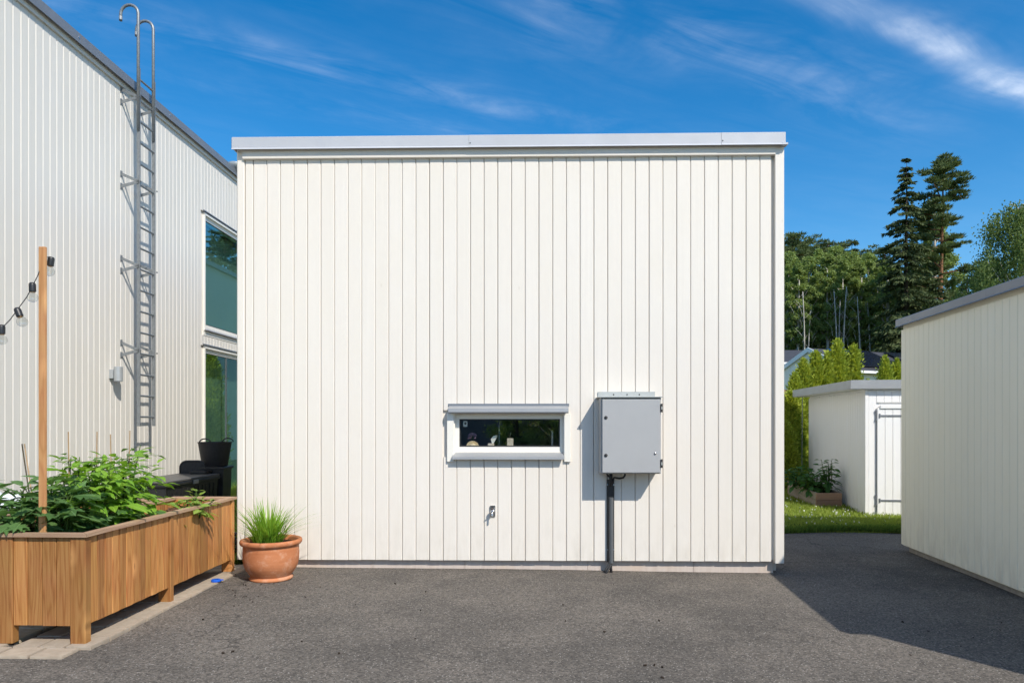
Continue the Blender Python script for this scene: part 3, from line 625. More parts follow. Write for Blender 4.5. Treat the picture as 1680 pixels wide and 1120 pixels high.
def ladder():
    s = .221; xn = hx(200); xf = F*(HD-s)/(870-252.5); so = -s
    l = thing('wall_ladder', 'galvanised roof ladder with hooked handrails fixed to the tall house', 'ladder', HO, HRZ)
    zb_ = 1.39; z1 = hz(200, 113)
    for x in (xn, xf): MB().prism([(x-.008, so-.021), (x+.008, so-.021), (x+.008, so+.021), (x-.008, so+.021)], zb_, EYE+(695-113)/F*xn, 'z').build('stile', M['galv'], l)
    zr = EYE+(HOR-683.5)/F*xn; dz = 34.6/F*xn
    for i in range(17):
        z = zr+i*dz; MB().tube([(xn+.01, so, z), (xf-.01, so, z)], .0135, 8).build('rung', M['galv'], l, smooth=40)
    for k in range(4):
        z = EYE+(HOR-575+138*k)/F*xn
        for x in (xn-.016, xf+.016):
            b = MB()
            for (za, zw) in ((.0, .10), (.0, -.06)):
                b.prism([(so-.01, za-.018), (so-.01, za+.02), (-.004, zw+.02), (-.004, zw-.02)], x-.003, x+.003, 'x')
            b.box(x-.02, x+.02, -.006, -.0012, .06, .14); b.box(x-.02, x+.02, -.006, -.0012, -.10, -.02)
            b.build('bracket', M['galv'], l, loc=(0, 0, z))
            MB().lathe([(.0001, .008), (.011, .008), (.012, 0)], 6).build('bolt', M['pipe_grey'], l, loc=(x, so-.032, z), rot=(R(90), 0, 0))
    for x in (xn, xf):
        zt = EYE+(HOR-10)/F*xn; r_ = .115; pts = [(x-.014, so-.002, EYE+(HOR-215)/F*xn), (x-.014, so-.002, zt-r_)]
        for i in range(1, 10):
            a = math.pi*i/9; pts.append((x-.014, so-.002 + r_-r_*math.cos(a), zt-r_+r_*math.sin(a)))
        pts.append((x-.014, so-.002+2*r_, zt-r_-.09)); MB().tube(pts, .019, 10).build('handrail', M['galv'], l, smooth=True)
        MB().tube([(x-.014, so-.002+2*r_, zt-r_-.03), (x-.014, so-.002+2*r_, zt-r_-.075)], .0205, 10).build('sleeve', M['zinc'], l, smooth=40)
ladder()
def wall_lamp():
    x = hx(182); z = hz(182, 614); l = thing('wall_lamp', 'grey cylinder up-down lamp on the tall house wall', 'lamp', HO+HU*x+Vector((0, 0, z)), HRZ)
    MB().box(-.045, .045, -.05, -.001, -.055, .06, b=.004).build('mount', M['lamp_grey'], l)
    MB().lathe([(.001, -.09), (.046, -.09), (.05, -.085), (.05, .092), (.046, .097), (.001, .097)], 24, (0, -.095, 0)).build('cylinder_body', M['lamp_grey'], l, smooth=30)
wall_lamp()
# ------------------------------------------------------------------ annex on the right (shaded board wall)
AD = Vector((.123, 1, 0)).normalized(); AC = Vector((4.53*7.9/7.95, 7.9, 0))
def annex():
    rz = math.atan2(-AD.y, -AD.x)
    a = thing('low_annex', 'low cream board-clad outbuilding with grey roof edge beside the drive', 'outbuilding', AC, rz)
    Lh = 5.35; zt = 2.56; D = 4.0
    MB().box(0.004, Lh-.01, .024, D, .02, zt).build('wall', M['annex_paint'], a)
    MB().box(.09, Lh-.09, .05, D-.05, -.15, .019).build('plinth', M['rubble'], a)
    st = .110; bm_ = board_mb(st-.003, 2.50-.035, .022, .004).mesh('board')
    for i in range(int(Lh/st)): link('board', bm_, M['annex_paint'], a, (i*st+.004, random.uniform(-.001, .001), .035+random.uniform(-.002, .002)))
    for i in range(int((D-.1)/st)): link('board', bm_, M['annex_paint'], a, (Lh+.012, i*st+.03, .035), (0, 0, R(90)))
    cz = 2.535; cuts = [-.02, 1.83, 3.9, Lh+.06]
    for p, q in zip(cuts[:-1], cuts[1:]):
        MB().prism([(.3, cz+.115), (-.045, cz+.09), (-.052, cz+.084), (-.052, cz+.012), (-.062, cz), (-.058, cz-.004), (-.04, cz+.01), (-.04, cz+.07), (.3, cz+.08)], p+.001, q-.001, 'x').build('roof_edge_cap', M['dark_cap_metal'], a)
    MB().box(-.030, -.022, -.045, D+.05, cz, cz+.085).build('roof_edge_cap', M['dark_cap_metal'], a)
    MB().box(Lh+.054, Lh+.062, -.045, D+.05, cz, cz+.085).build('roof_edge_cap', M['dark_cap_metal'], a)
    MB().box(-.05, Lh+.05, -.03, D+.05, zt+.001, zt+.05).build('roof', M['membrane'], a)
annex()
# ------------------------------------------------------------------ white shed behind the drive
def shed():
    o = Vector((5.26, 10.15, 0.03)); rz = -math.atan(.127)
    s = thing('garden_shed', 'small white board shed with metal-edged flat roof and hinged door', 'shed', o, rz)
    W, D = 2.6, 2.75; zt = 1.90
    MB().box(.012, W, .024, D, .03, zt).build('wall', M['shed_paint'], s)
    st = .098; lb = board_mb(st-.003, zt-.03, .02, .003).mesh('board')
    for i in range(int(D/st)): link('board', lb, M['shed_paint'], s, (-.009, D-i*st, .0+random.uniform(-.01, .005)), (0, 0, R(-90)))
    link('corner_board', board_mb(.05, zt, .03, .003).mesh('corner_board'), M['shed_paint'], s, (-.012, -.008, .0))
    dx = .20
    st = .108; fb = board_mb(st-.003, zt-.02, .02, .004).mesh('board'); x = .042; n = 0
    top = board_mb(st-.003, .17, .02, .004).mesh('board'); db = board_mb(st-.003, zt-.17-.10, .02, .004).mesh('board')
    door = MB().box(dx, dx+.86, -.012, .004, .04, zt-.23).build('door', M['shed_paint'], s)
    while x < W-.1:
        if x < dx-.06 or x > dx+.86: link('board', fb, M['shed_paint'], s, (x, 0, .0))
        else:
            link('board', top, M['shed_paint'], s, (x, 0, zt-.19)); link('board', db, M['shed_paint'], door, (x, -.034, .0))
        x += st
    MB().box(dx-.012, dx+.87, -.05, -.0, zt-.285, zt-.235, b=.003).build('door_head_rail', M['shed_paint'], s)
    for z in (zt-.39, .26):
        hg = MB().box(dx-.01, dx+.62, -.043, -.0345, z-.012, z+.012).build('hinge_strap', M['dark_cap_metal'], door)
        mb = MB(); mb.prism([(dx-.075, z-.075), (dx-.02, z-.075), (dx-.03, z-.03), (dx-.03, z+.03), (dx-.02, z+.075), (dx-.075, z+.075), (dx-.062, z+.03), (dx-.062, z-.03)], -.024, -.0005, 'y'); mb.build('hinge_plate', M['dark_cap_metal'], s)
        MB().tube([(dx-.018, -.036, z-.03), (dx-.018, -.036, z+.03)], .012, 8).build('hinge_pin', M['dark_cap_metal'], s)
        for q in (.12, .3, .48): MB().lathe([(.0001, .006), (.008, .005), (.009, 0)], 8).build('bolt', M['dark_cap_metal'], door, loc=(dx+q, -.0435, z), rot=(R(90), 0, 0))
    ov = .24
    MB().box(-ov+.02, W+.2, -.05, D+.2, zt, zt+.045).build('roof_deck', M['shed_paint'], s)
    MB().box(-ov, -ov+.018, -.08, D+.22, zt+.006, zt+.135).build('roof_edge_cap', M['zinc'], s); MB().box(-ov+.019, W+.22, -.08, -.062, zt+.008, zt+.137).build('roof_edge_cap', M['zinc'], s)
    MB().box(-ov+.019, W+.2, -.061, D+.2, zt+.0455, zt+.12).build('roof', M['membrane'], s)
    MB().tube([(-ov+.06, D-.2, zt), (-ov+.05, D-.2, .2)], .006, 6).build('rain_chain', M['galv'], s)
shed()
# ------------------------------------------------------------------ houses far behind
def far_houses():
    udir = Vector((.92, .39, 0)).normalized()
    ap = P(1326, 571, 36); o = Vector((ap.x, ap.y, 0)); rz = math.atan2(udir.y, udir.x); zr = ap.z
    h = thing('bungalow', 'cream bungalow with dark roof, white gable boards and solar panels', 'house', o, rz)
    hw = 2.7; PA = R(26); pt = math.tan(PA); Lh = 12.0; ze = zr-hw*pt
    wl = MB(); wl.prism([(-hw+.35, 0), (hw-.35, 0), (hw-.35, ze+.12), (0, zr-.10), (-hw+.35, ze+.12)], .08, Lh-.4, 'x'); wl.build('wall', M['far_wall'], h)
    for s_ in (-1, 1):
        r_ = MB(); r_.prism([(0, zr), (s_*hw, ze), (s_*hw, ze-.10), (0, zr-.10)], 0, Lh, 'x'); rf = r_.build('roof', M['roof_tile'], h)
        bb = MB(); bb.prism([(0, zr+.04), (s_*(hw+.05), ze+.02), (s_*(hw+.05), ze-.20), (0, zr-.20)], -.06, -.002, 'x'); bb.build('bargeboard', M['bargeboard'], h)
        if s_ == -1:
            bn = MB()
            nrm = Vector((0, -math.sin(PA), math.cos(PA))); al = Vector((0, -math.cos(PA), -math.sin(PA)))
            for (xa, xb) in ((1.0, 4.2), (5.3, 9.8)):
                for r2 in range(2):
                    t0, t1 = .2+r2*1.25, 1.42+r2*1.25; k = 3 if xa < 2 else 4
                    for i in range(k):
                        a, b_ = xa+(xb-xa)*i/k+.01, xa+(xb-xa)*(i+1)/k-.01
                        q = [Vector((a, 0, zr))+al*t0, Vector((b_, 0, zr))+al*t0, Vector((b_, 0, zr))+al*t1, Vector((a, 0, zr))+al*t1]
                        MB().add([p+nrm*.05 for p in q]+[p+nrm*.10 for p in q], [(3, 2, 1, 0), (4, 5, 6, 7), (0, 1, 5, 4), (1, 2, 6, 5), (2, 3, 7, 6), (3, 0, 4, 7)]).build('solar_panel', M['solar'], h)
    MB().box(.0, Lh, -hw-.10, -hw+.0, ze-.16, ze-.04).build('gutter', M['bargeboard'], h)
    for x in (3.1, 6.6):
        f = MB().box(x-.5, x+.5, -hw+.28, -hw+.349, 1.9+.0, ze-.32).build('window', M['bargeboard'], h)
        for i in range(2):
            for j in range(2):
                z0 = 1.9+.1; z1 = ze-.42; MB().box(x-.42+i*.43, x-.42+i*.43+.40, -hw+.27, -hw+.279, z0+(z1-z0)*j/2+.02, z0+(z1-z0)*(j+1)/2-.02).build('pane', M['dark_room'], f)
    v = MB().lathe([(.12, 0), (.12, .25), (.2, .26), (.2, .32), (.001, .36)], 12).build('roof_vent', M['roof_tile'], h, loc=(4.75, -1.5, zr-.78))
    # second roof beyond the garage corner
    o = P(1262, 574, 42); h = thing('grey_roofed_house', 'distant house with plain dark grey roof beside the garage corner', 'house', (o.x, o.y, 0), R(4)); zr = o.z
    MB().prism([(0, zr), (-3.6, zr-1.05), (-3.6, zr-1.15), (0, zr-.12)], -4, 2.2, 'x').build('roof', M['roof_tile'], h); MB().prism([(0, zr), (3.6, zr-1.05), (3.6, zr-1.15), (0, zr-.12)], -4, 2.2, 'x').build('roof', M['roof_tile'], h)
    MB().prism([(-3.2, 0), (3.2, 0), (3.2, zr-1.1), (0, zr-.2), (-3.2, zr-1.1)], -3.8, 2.0, 'x').build('wall', M['far_wall'], h)
    MB().box(-4, 2.2, -3.7, -3.58, zr-1.2, zr-1.08).build('gutter', M['bargeboard'], h)
    MB().lathe([(.09, 0), (.09, .2), (.18, .21), (.001, .3)], 10).build('roof_vent', M['black_plastic'], h, loc=(1.0, -2.6, zr-.78))
    # red-brown plank fence
    o = P(1296, 640, 26); fz = thing('plank_fence', 'reddish plank fence by the far grey-roofed house', 'fence', (o.x-1.2, o.y, .3), R(6))
    pm = MB().box(0, 1.9, 0, .03, 0, .13, b=.006).mesh('plank')
    for i in range(16): link('plank', pm, M['red_wood'], fz, (0, 0, .05+i*.15))
    for x in (.05, 1.8): MB().box(x, x+.09, .031, .12, 0, 2.5).build('post', M['red_wood'], fz)
    # hidden behind the garage, seen mirrored in the tall house's panes
    n = thing('neighbour_house', 'pale board house mirrored in the tall house window panes', 'house', (-1.0, 15.0, 0), 0)
    MB().box(0, 5.0, 0, 6.0, 0, 5.9).build('wall', M['house_paint'], n); MB().box(-.1, 5.1, -.1, 6.1, 5.901, 6.02).build('roof', M['dark_cap_metal'], n)
    # unseen dark block behind the viewer, added to darken the garage window reflection
    n = thing('dark_backdrop', 'dark carport added behind the drive to darken the garage window reflection', 'backdrop', (-9, -20, 0), 0)
    MB().box(0, 18, -5, 0, 0, 3.1).build('wall', M['dark_backdrop_paint'], n); MB().box(-.3, 18.3, -5.3, .3, 3.101, 3.3).build('roof', M['dark_cap_metal'], n)
far_houses()
# ------------------------------------------------------------------ cedar planter beside the drive
PD = Vector((.027, 1, 0)).normalized(); PO = Vector(((140-840)/F*4.30, 4.30, 0.030)); PRZ = -math.atan(.027)
PW, PL, PH = .57, 2.17, .70
def planter_box(name, label, cat, loc, rz, W, L, H, side_n, front_n, posts_y):
    p = thing(name, label, cat, loc, rz, None)                     # local: x -W..0, y 0..L
    pw = .10; py_ = .06; zb_ = .115; rt = .022; zt = H-rt
    for y in posts_y:
        for s_ in (0, 1):
            x0 = -pw if s_ == 0 else -W
            y0 = y
            w_ = py_ if y in (posts_y[0], posts_y[-1]) else .05
            mb = MB(); mb.box(x0, x0+pw, y0, y0+w_, 0, zt-.001, b=.005); mb.build('post', M['cedar'], p)
    cache = {}
    def brd(wd, dz):
        k = round(wd, 3)
        if k not in cache: cache[k] = board_mb(wd-.0055, zt-zb_, .018, .003).mesh('board')
        return cache[k]
    spans = [(posts_y[i]+(py_ if i == 0 else .05), posts_y[i+1]) for i in range(len(posts_y)-1)]
    for (a, c) in spans:
        st = (c-a)/side_n
        for i in range(side_n):
            link('board', brd(st, 0), M['cedar'], p, (-.012+random.uniform(-.0015, .0015), a+i*st+.001, zb_+random.uniform(-.002, .002)), (0, 0, R(90)))
            link('board', brd(st, 0), M['cedar'], p, (-W+.012, a+(i+1)*st-.001, zb_), (0, 0, R(-90)))
    st = (W-2*pw)/front_n
    for i in range(front_n):
        link('board', brd(st, 0), M['cedar'], p, (-W+pw+i*st+.001, .010+random.uniform(-.0015, .0015), zb_+random.uniform(-.002, .002)), (0, 0, 0))
        link('board', brd(st, 0), M['cedar'], p, (-W+pw+(i+1)*st-.001, L-.010, zb_), (0, 0, R(180)))
    MB().box(-W+.034, -.034, .034, L-.034, zb_, zb_+.03).build('bottom', M['bed_wood_x'], p)
    rw = .058; e = .016
    MB().prism([(-W-e, -e), (e, -e), (e-rw, rw-e), (-W-e+rw, rw-e)], zt, H, 'z').build('rim', M['cedar_rim_x'], p); MB().prism([(-W-e, L+e), (-W-e+rw, L+e-rw), (e-rw, L+e-rw), (e, L+e)], zt, H, 'z').build('rim', M['cedar_rim_x'], p)
    MB().prism([(e, -e+.0015), (e, L+e-.0015), (e-rw, L+e-rw-.0015), (e-rw, rw-e+.0015)], zt, H+.0004, 'z').build('rim', M['cedar_rim_y'], p); MB().prism([(-W-e, -e+.0015), (-W-e+rw, rw-e+.0015), (-W-e+rw, L+e-rw-.0015), (-W-e, L+e-.0015)], zt, H+.0004, 'z').build('rim', M['cedar_rim_y'], p)
    # soil with crumbly surface
    nx, ny = 14, 40; V = []; r_ = random.Random(5)
    for j in range(ny+1):
        for i in range(nx+1): V.append((-W+.03+(W-.06)*i/nx, .03+(L-.06)*j/ny, H-.10+r_.uniform(-.012, .018)))
    Fc = [(j*(nx+1)+i, j*(nx+1)+i+1, (j+1)*(nx+1)+i+1, (j+1)*(nx+1)+i) for j in range(ny) for i in range(nx)]
    MB().add(V, Fc).build('soil', M['soil'], p)
    mb = MB(); 
    for i in range(700):
        c = Vector((r_.uniform(-W+.06, -.06), r_.uniform(.06, L-.06), H-.088)); mtx = Matrix.Translation(c) @ Euler((r_.uniform(-.4, .4), r_.uniform(-.4, .4), r_.uniform(0, 6.3))).to_matrix().to_4x4()
        l_ = r_.uniform(.008, .03); mb.box(-l_, l_, -.005, .005, -.002, .003, mtx)
    stuff(mb.build('mulch', M['mulch'], p))
    return p
PL1 = planter_box('planter', 'long cedar board planter on legs, standing along the drive', 'planter', PO, PRZ, PW, PL, PH, 12, 4, [0, 1.02, PL-.06])
PO2 = Vector((-3.31, 4.80, .02))
PL2 = planter_box('planter', 'second cedar planter half hidden behind the tomato plants', 'planter', PO2, PRZ, .62, 1.6, .70, 10, 5, [0, 1.54])
def pavers():
    s = bpy.data.objects.new('paving', None); COL.objects.link(s); struct(s); s.location = (0, 0, 0)
    r_ = random.Random(11)
    base = PO.copy(); base.z = 0
    X_ = Vector((PD.y, -PD.x, 0)); n = 0
    var = []
    for i in range(5):
        b = MB().box(-.5, .5, -.5, .5, -.05, .02, b=.008); m_ = b.mesh('paving_stone'); var.append(m_); m_.materials.append(M['paver'])
    def put(x, y, wx, wy, r=0.0):
        c = base + X_*x + PD*y
        o = link('paving_stone', var[r_.randrange(5)], None, s, (c.x, c.y, .014+r_.uniform(-.003, .003)), (0, 0, PRZ+r_.uniform(-.012, .012)+r)); o.scale = (wx-.013, wy-.013, 1)
    y = -.06
    for i in range(12):
        for j in range(3): put(.045-.085-.17*j+.03, y+.105, .168, .208)
        y += .21
    for i in range(6):
        for j in range(2): put(.03-.105-.21*i-.02, -.145+.168*j-.0, .208, .168) if j == 0 else None
    y = .05
    for i in range(10):
        for j in range(7): put(-.60-.21*j, .0+.21*i, .208, .208)
pavers()
def post_lights():
    base = P(70, 879, 4.40); o = Vector((base.x, base.y, PO.z+.58))
    p = thing('lamp_post', 'slim square wooden post rising from the planter to carry string lights', 'post', o, PRZ)
    zt = P(70, 405, 4.40).z - o.z
    mb = MB(); hw = .0225; mb.box(-hw, hw, -.009, .011, 0, zt, b=.003); mb.build('pole', M['post_wood'], p)
    s = thing('string_lights', 'black cord of clear bulbs slung from the wooden post', 'lights', P(63, 450, 4.36), 0)
    s0 = s.location
    pts = [P(82, 421, 4.44), P(77, 422, 4.43), P(70, 428, 4.425), P(62, 452, 4.38), P(54, 468, 4.37), P(44, 487, 4.35), P(30, 506, 4.33), P(16, 525, 4.31), P(5, 536, 4.30), P(-10, 548, 4.28), P(-60, 575, 4.2), P(-130, 585, 4.1)]
    MB().tube([q-s0 for q in pts], .0028, 6).build('cord', M['black_rubber'], s, smooth=True)
    for (px, py, tilt, Z) in ((84.5, 422, -.16, 4.445), (53, 464, .02, 4.37), (27.5, 505.5, .38, 4.335), (2.5, 533, .0, 4.30), (-40, 565, .1, 4.24), (-90, 581, .2, 4.16)):
        q = P(px, py, Z); k = bpy.data.objects.new('tmp', None)
        hd = MB().lathe([(.001, .002), (.012, .002), (.0185, -.004), (.0205, -.012), (.0205, -.055), (.0165, -.058), (.001, -.058)], 16).build('socket', M['black_plastic'], s, smooth=40, loc=q-s0, rot=(0, -tilt, 0))
        MB().lathe([(.013, -.056), (.013, -.062), (.001, -.064)], 12).build('bulb_base', M['copper'], hd)
        prof = [(.013, -.056), (.016, -.064), (.026, -.076), (.031, -.090), (.030, -.103), (.022, -.116), (.010, -.123), (.001, -.1245)]
        MB().lathe(prof, 20).build('bulb', M['bulb_glass'], hd, smooth=True)
        bpy.data.objects.remove(k)
post_lights()
# ------------------------------------------------------------------ plants
def leaf_mesh(kind, L=1.0, W=.5, curl=.25, fold=.18):
    """unit leaf along +Y from the origin, normal +Z"""
    if kind == 'ovate': prof = [(0, .02), (.12, .55), (.35, 1.0), (.6, .85), (.82, .45), (1, .01)]
    elif kind == 'lance': prof = [(0, .05), (.15, .6), (.4, 1.0), (.65, .75), (.85, .35), (1, .01)]
    else: prof = None
    mb = MB()
    if prof:
        V = []; 
        for (t, w_) in prof:
            z = -curl*t*t; 
            V += [(-W/2*w_, t, z+fold*W*w_*.5), (0, t, z), (W/2*w_, t, z+fold*W*w_*.5)]
        Fc = []
        for i in range(len(prof)-1):
            a = i*3; Fc += [(a, a+1, a+4, a+3), (a+1, a+2, a+5, a+4)]
        mb.add(V, Fc)
    else:   # lobed
        n = 5; out = []
        tips = [(-145, .52), (-80, .72), (-38, .92), (0, 1.05)] ; 
        seq = [(-170, .18), (-140, .50), (-108, .40), (-78, .74), (-50, .50), (-34, .86), (-18, .58), (0, 1.05), (18, .58), (34, .86), (50, .50), (78, .74), (108, .40), (140, .50), (170, .18)]
        V = [(0, .3, .02)]
        for a, r_ in seq:
            x = math.sin(R(a))*r_*W*.95; y = .3+math.cos(R(a))*r_*.62
            V.append((x, y, -curl*(abs(x)*1.0+max(0, y-.3)*.8)*r_ + .05*math.sin(a)))
        V.append((0, 0, 0)); k = len(seq)
        Fc = [(0, i+1, i) for i in range(1, k)]+[(0, 1, k+1), (0, k+1, k)]
        mb.add(V, Fc)
    return mb.mesh('leaf', smooth=True)
def variants(kind, mk, W, n=3):
    out = []
    for i in range(n):
        m_ = leaf_mesh(kind, 1, W*random.uniform(.85, 1.15), random.uniform(.1, .45), random.uniform(.1, .35)); m_.materials.append(M[mk]); out.append(m_)
    return out
LV = {'bright': variants('ovate', 'leaf_bright', .42), 'dark': variants('lobed', 'leaf_dark', .75), 'dark_lance': variants('lance', 'leaf_dark', .42), 'tomato': variants('ovate', 'leaf_tomato', .55), 'lime': variants('ovate', 'leaf_lime', .55), 'herb': variants('ovate', 'herb', .6)}
def put_leaf(mesh, parent, p, d, up, size):
    d = d.normalized(); s = d.cross(up); s = s.normalized() if s.length > 1e-4 else d.orthogonal().normalized(); n = s.cross(d)
    mt = Matrix((s, d, n)).transposed().to_4x4(); mt.translation = p
    o = bpy.data.objects.new('leaf', mesh); COL.objects.link(o); o.parent = parent; o.matrix_local = mt @ Matrix.Scale(size, 4); return o
UP = Vector((0, 0, 1))
def inside_box(q):
    """leaf points below the rim must stay inside the planter they grow in"""
    l = PL1.matrix_basis.inverted() @ q
    if l.z > PH+.012 or l.y > PL+.3: return True
    return -PW+.05 < l.x < -.045 and .05 < l.y < PL-.05
def bush(name, label, cat, loc, stems, leafkey, h, spread, nleaf, lsize, seed, compound=0, droop=.2, group=None, lean=(0, 0), start=.2, stem_mat='stem', boxed=False):
    r_ = random.Random(seed); p = thing(name, label, cat, loc, 0, group); smb = MB()
    for s_ in range(stems):
        a = 2*math.pi*s_/stems + r_.uniform(-.5, .5); rd = spread*r_.uniform(.25, 1.0) if stems > 1 else 0
        hh = h*r_.uniform(.78, 1.05); top = Vector((math.cos(a)*rd+lean[0], math.sin(a)*rd+lean[1], hh)); b0 = Vector((math.cos(a)*rd*.25, math.sin(a)*rd*.25, -.02))
        mid = b0.lerp(top, .5)+Vector((r_.uniform(-.03, .03), r_.uniform(-.03, .03), .02)); pts = [b0, mid, top]
        smb.tube([b0, b0.lerp(mid, .5), mid, mid.lerp(top, .5), top], [.009, .008, .007, .005, .003], 6)
        for k in range(nleaf):
            t = start+(1-start)*(k+r_.random()*.6)/nleaf; t = min(t, .995)
            q = b0.lerp(mid, t*2) if t < .5 else mid.lerp(top, t*2-1)
            a2 = k*2.4+r_.uniform(-.4, .4)+a; el = r_.uniform(-.15, .45) + (t-.5)*.9 - droop
            d = Vector((math.cos(a2)*math.cos(el), math.sin(a2)*math.cos(el), math.sin(el)))
            sz = lsize*r_.uniform(.7, 1.15)*(1.05-.45*t)
            pet = q+d*sz*.55
            if boxed and not (inside_box(p.location+pet) and inside_box(p.location+pet+(d-UP*.3)*sz)): continue
            smb.tube([q, q.lerp(pet, .5)+UP*.008, pet], [.003, .0025, .002], 4)
            if compound:
                for c in range(compound):
                    f = c/max(1, compound-1); qq = q.lerp(pet+d*sz*.9, .35+.65*f); side = 1 if c % 2 else -1
                    sd = d.cross(UP).normalized()*side*(1-f*.9)+d*(.45+f)+UP*r_.uniform(-.35, .1)
                    put_leaf(r_.choice(LV[leafkey]), p, qq, sd, (UP+Vector((r_.uniform(-.4, .4), r_.uniform(-.4, .4), 0))).normalized(), sz*r_.uniform(.75, 1.0)*.85)
            else:
                put_leaf(r_.choice(LV[leafkey]), p, pet, d+UP*r_.uniform(-.45, .15), (UP+Vector((r_.uniform(-.5, .5), r_.uniform(-.5, .5), 0))).normalized(), sz)
    smb.build('stem', M[stem_mat], p, smooth=True); return p
SZ = PO.z+PH-.09
def pl(px, Z): q = P(px, 700, Z); return Vector((q.x, q.y, SZ))
def plants():
    bush('broad_leaf_plant', 'tall bright green leafy plant in the middle of the planter', 'plant', pl(158, 5.02), 6, 'bright', .50, .17, 12, .225, 1, 4, .05, boxed=True)
    bush('broad_leaf_plant', 'bright green leafy plant beside the bare soil of the planter', 'plant', pl(203, 5.32), 6, 'bright', .46, .16, 12, .205, 2, 4, .02, lean=(.0, .0), boxed=True)
    lp = bush('lobed_leaf_plant', 'dark green lobed plant left of the post, spilling over the planter rim', 'plant', pl(46, 4.56), 7, 'dark', .30, .22, 10, .20, 3, 0, .10, lean=(-.04, .0), boxed=True)
    r_ = random.Random(6); mb = MB()
    for px, k in ((10, .12), (20, .15), (31, .13), (38, .10), (26, .11)):          # leaves draped over the front rim
        q = Vector(((px-840)/F*4.36, 4.37+r_.uniform(0, .05), PO.z+PH+.035+r_.uniform(0, .03))) - lp.location; b0 = Vector((q.x*.3, .02, .05))
        mb.tube([b0, b0.lerp(q, .5)+UP*.04, q], [.003, .0025, .002], 4)
        put_leaf(r_.choice(LV['dark']), lp, q, Vector((r_.uniform(-.5, .3), -1, -.42)), (UP+Vector((r_.uniform(-.2, .2), -.5, 0))).normalized(), k)
    mb.build('stem', M['stem'], lp, smooth=True)
    bush('lobed_leaf_plant', 'dark green lobed plant right of the wooden post', 'plant', pl(108, 4.62), 6, 'dark', .34, .17, 10, .23, 4, 0, .1, boxed=True)
    bush('slender_leaf_plant', 'dark plant with narrow leaves sticking out left of the post', 'plant', pl(60, 4.62), 5, 'dark_lance', .40, .17, 13, .24, 5, 0, .0, lean=(-.05, 0), boxed=True)
    bush('lobed_leaf_plant', 'low lobed plant drooping under the bright leaves onto the rim', 'plant', pl(155, 4.86), 6, 'dark', .17, .12, 8, .17, 14, 0, .2, boxed=True)
    bush('lobed_leaf_plant', 'low lobed plant creeping towards the bare soil', 'plant', pl(225, 5.12), 5, 'dark', .12, .12, 8, .15, 15, 0, .2, boxed=True)
    bush('amaranth', 'small lime green plant with broad leaves at the planter far end', 'plant', pl(318, 5.80), 6, 'lime', .14, .19, 8, .12, 6, 0, .1)
    bush('amaranth', 'upright lime shoot above the small plant at the planter far end', 'plant', pl(322, 5.84), 1, 'lime', .26, 0, 18, .085, 7, 0, -.2, lean=(0, 0))
    tz = [(113, 5.08, .62), (158, 5.50, .60), (182, 5.75, .58), (212, 5.98, .66)]
    for i, (px, Z, h) in enumerate(tz):
        q = P(px, 700, Z); q.z = .66
        lab = ['tomato plant staked nearest the wooden post', 'tomato plant on the second stake from the wooden post', 'low tomato plant on the third stake from the wooden post', 'tall tomato plant on the stake nearest the black storage box'][i]
        bush('tomato_plant', lab, 'plant', q, 3, 'tomato', h-.10, .09, 10, .15, 20+i, 4, .35, group='tomato plants staked in the rear planter')
        b = thing('bamboo_stake', ['thin stake behind the bright plant, nearest the wooden post', 'thin stake, second from the wooden post', 'thin stake, third from the wooden post', 'thin stake nearest the wall ladder'][i], 'stake', q, 0, 'stakes for the tomato plants')
        zt = P(px, [708, 708, 712, 706][i], Z).z - q.z; MB().tube([(0, 0, -.05), (.002, 0, zt/2), (-.004+.01*(i % 2), 0, zt)], .0045, 6).build('cane', M['bamboo'], b)
    for (x0, x1, l) in ((36, 50, 'dark'), (40, 54, 'pale')):
        q = P(x1, 800, 4.9); e = P(x0, 728, 5.0); b = thing('bamboo_stake', l+' slanting stake left of the wooden post', 'stake', q, 0); MB().tube([(0, 0, -.1), e-q], .0045, 6).build('cane', M['bamboo'] if l == 'pale' else M['bark_bush'], b)
    bush('pepper_plant', 'leafy plant reaching in at the left picture edge', 'plant', Vector((-3.72, 4.55, .55)), 3, 'dark_lance', .56, .16, 13, .26, 9, 0, -.05, lean=(.04, 0))
plants()
# plastic sheet heap behind the planter, blue lid
def plastic():
    r_ = random.Random(2); bm = bmesh.new(); bmesh.ops.create_icosphere(bm, subdivisions=4, radius=1)
    from mathutils import noise as mn
    for v in bm.verts:
        n_ = mn.noise(v.co*2.1)*.28+mn.noise(v.co*5)*.10; v.co = v.co*(1+n_); v.co = Vector((v.co.x*.30, v.co.y*.22, max(-.9, v.co.z)*.26))
    m_ = bpy.data.meshes.new('plastic_sack'); bm.to_mesh(m_); bm.free(); m_.polygons.foreach_set('use_smooth', [True]*len(m_.polygons))
    o = link('plastic_sack', m_, M['white_plastic'], None, (-4.35, 5.75, .58)); tag(o, 'crumpled white plastic sack behind the rear planter', 'sack')
    t = thing('water_canister', 'pale plastic canister at the left picture edge behind the plants', 'canister', (-4.72, 6.15, .10), .2)
    MB().lathe([(.001, 0), (.15, 0), (.16, .02), (.16, .55), (.13, .66), (.06, .74), (.055, .80), (.001, .80)], 24).build('body', M['white_plastic'], t, smooth=35)
    MB().lathe([(.06, .78), (.062, .83), (.001, .832)], 16).build('cap', M['zinc'], t)
    b = thing('bottle_cap', 'small blue plastic lid lying on the paving edge', 'lid', Vector((P(354.5, 957, 6.00).x, 6.00, .038)), .4)
    MB().lathe([(.001, .018), (.036, .018), (.042, .012), (.042, 0), (.038, 0), (.038, .012), (.001, .014)], 16).build('disc', M['blue_plastic'], b)
    MB().box(.03, .06, -.012, .012, .006, .012).build('tab', M['blue_plastic'], b)
plastic()
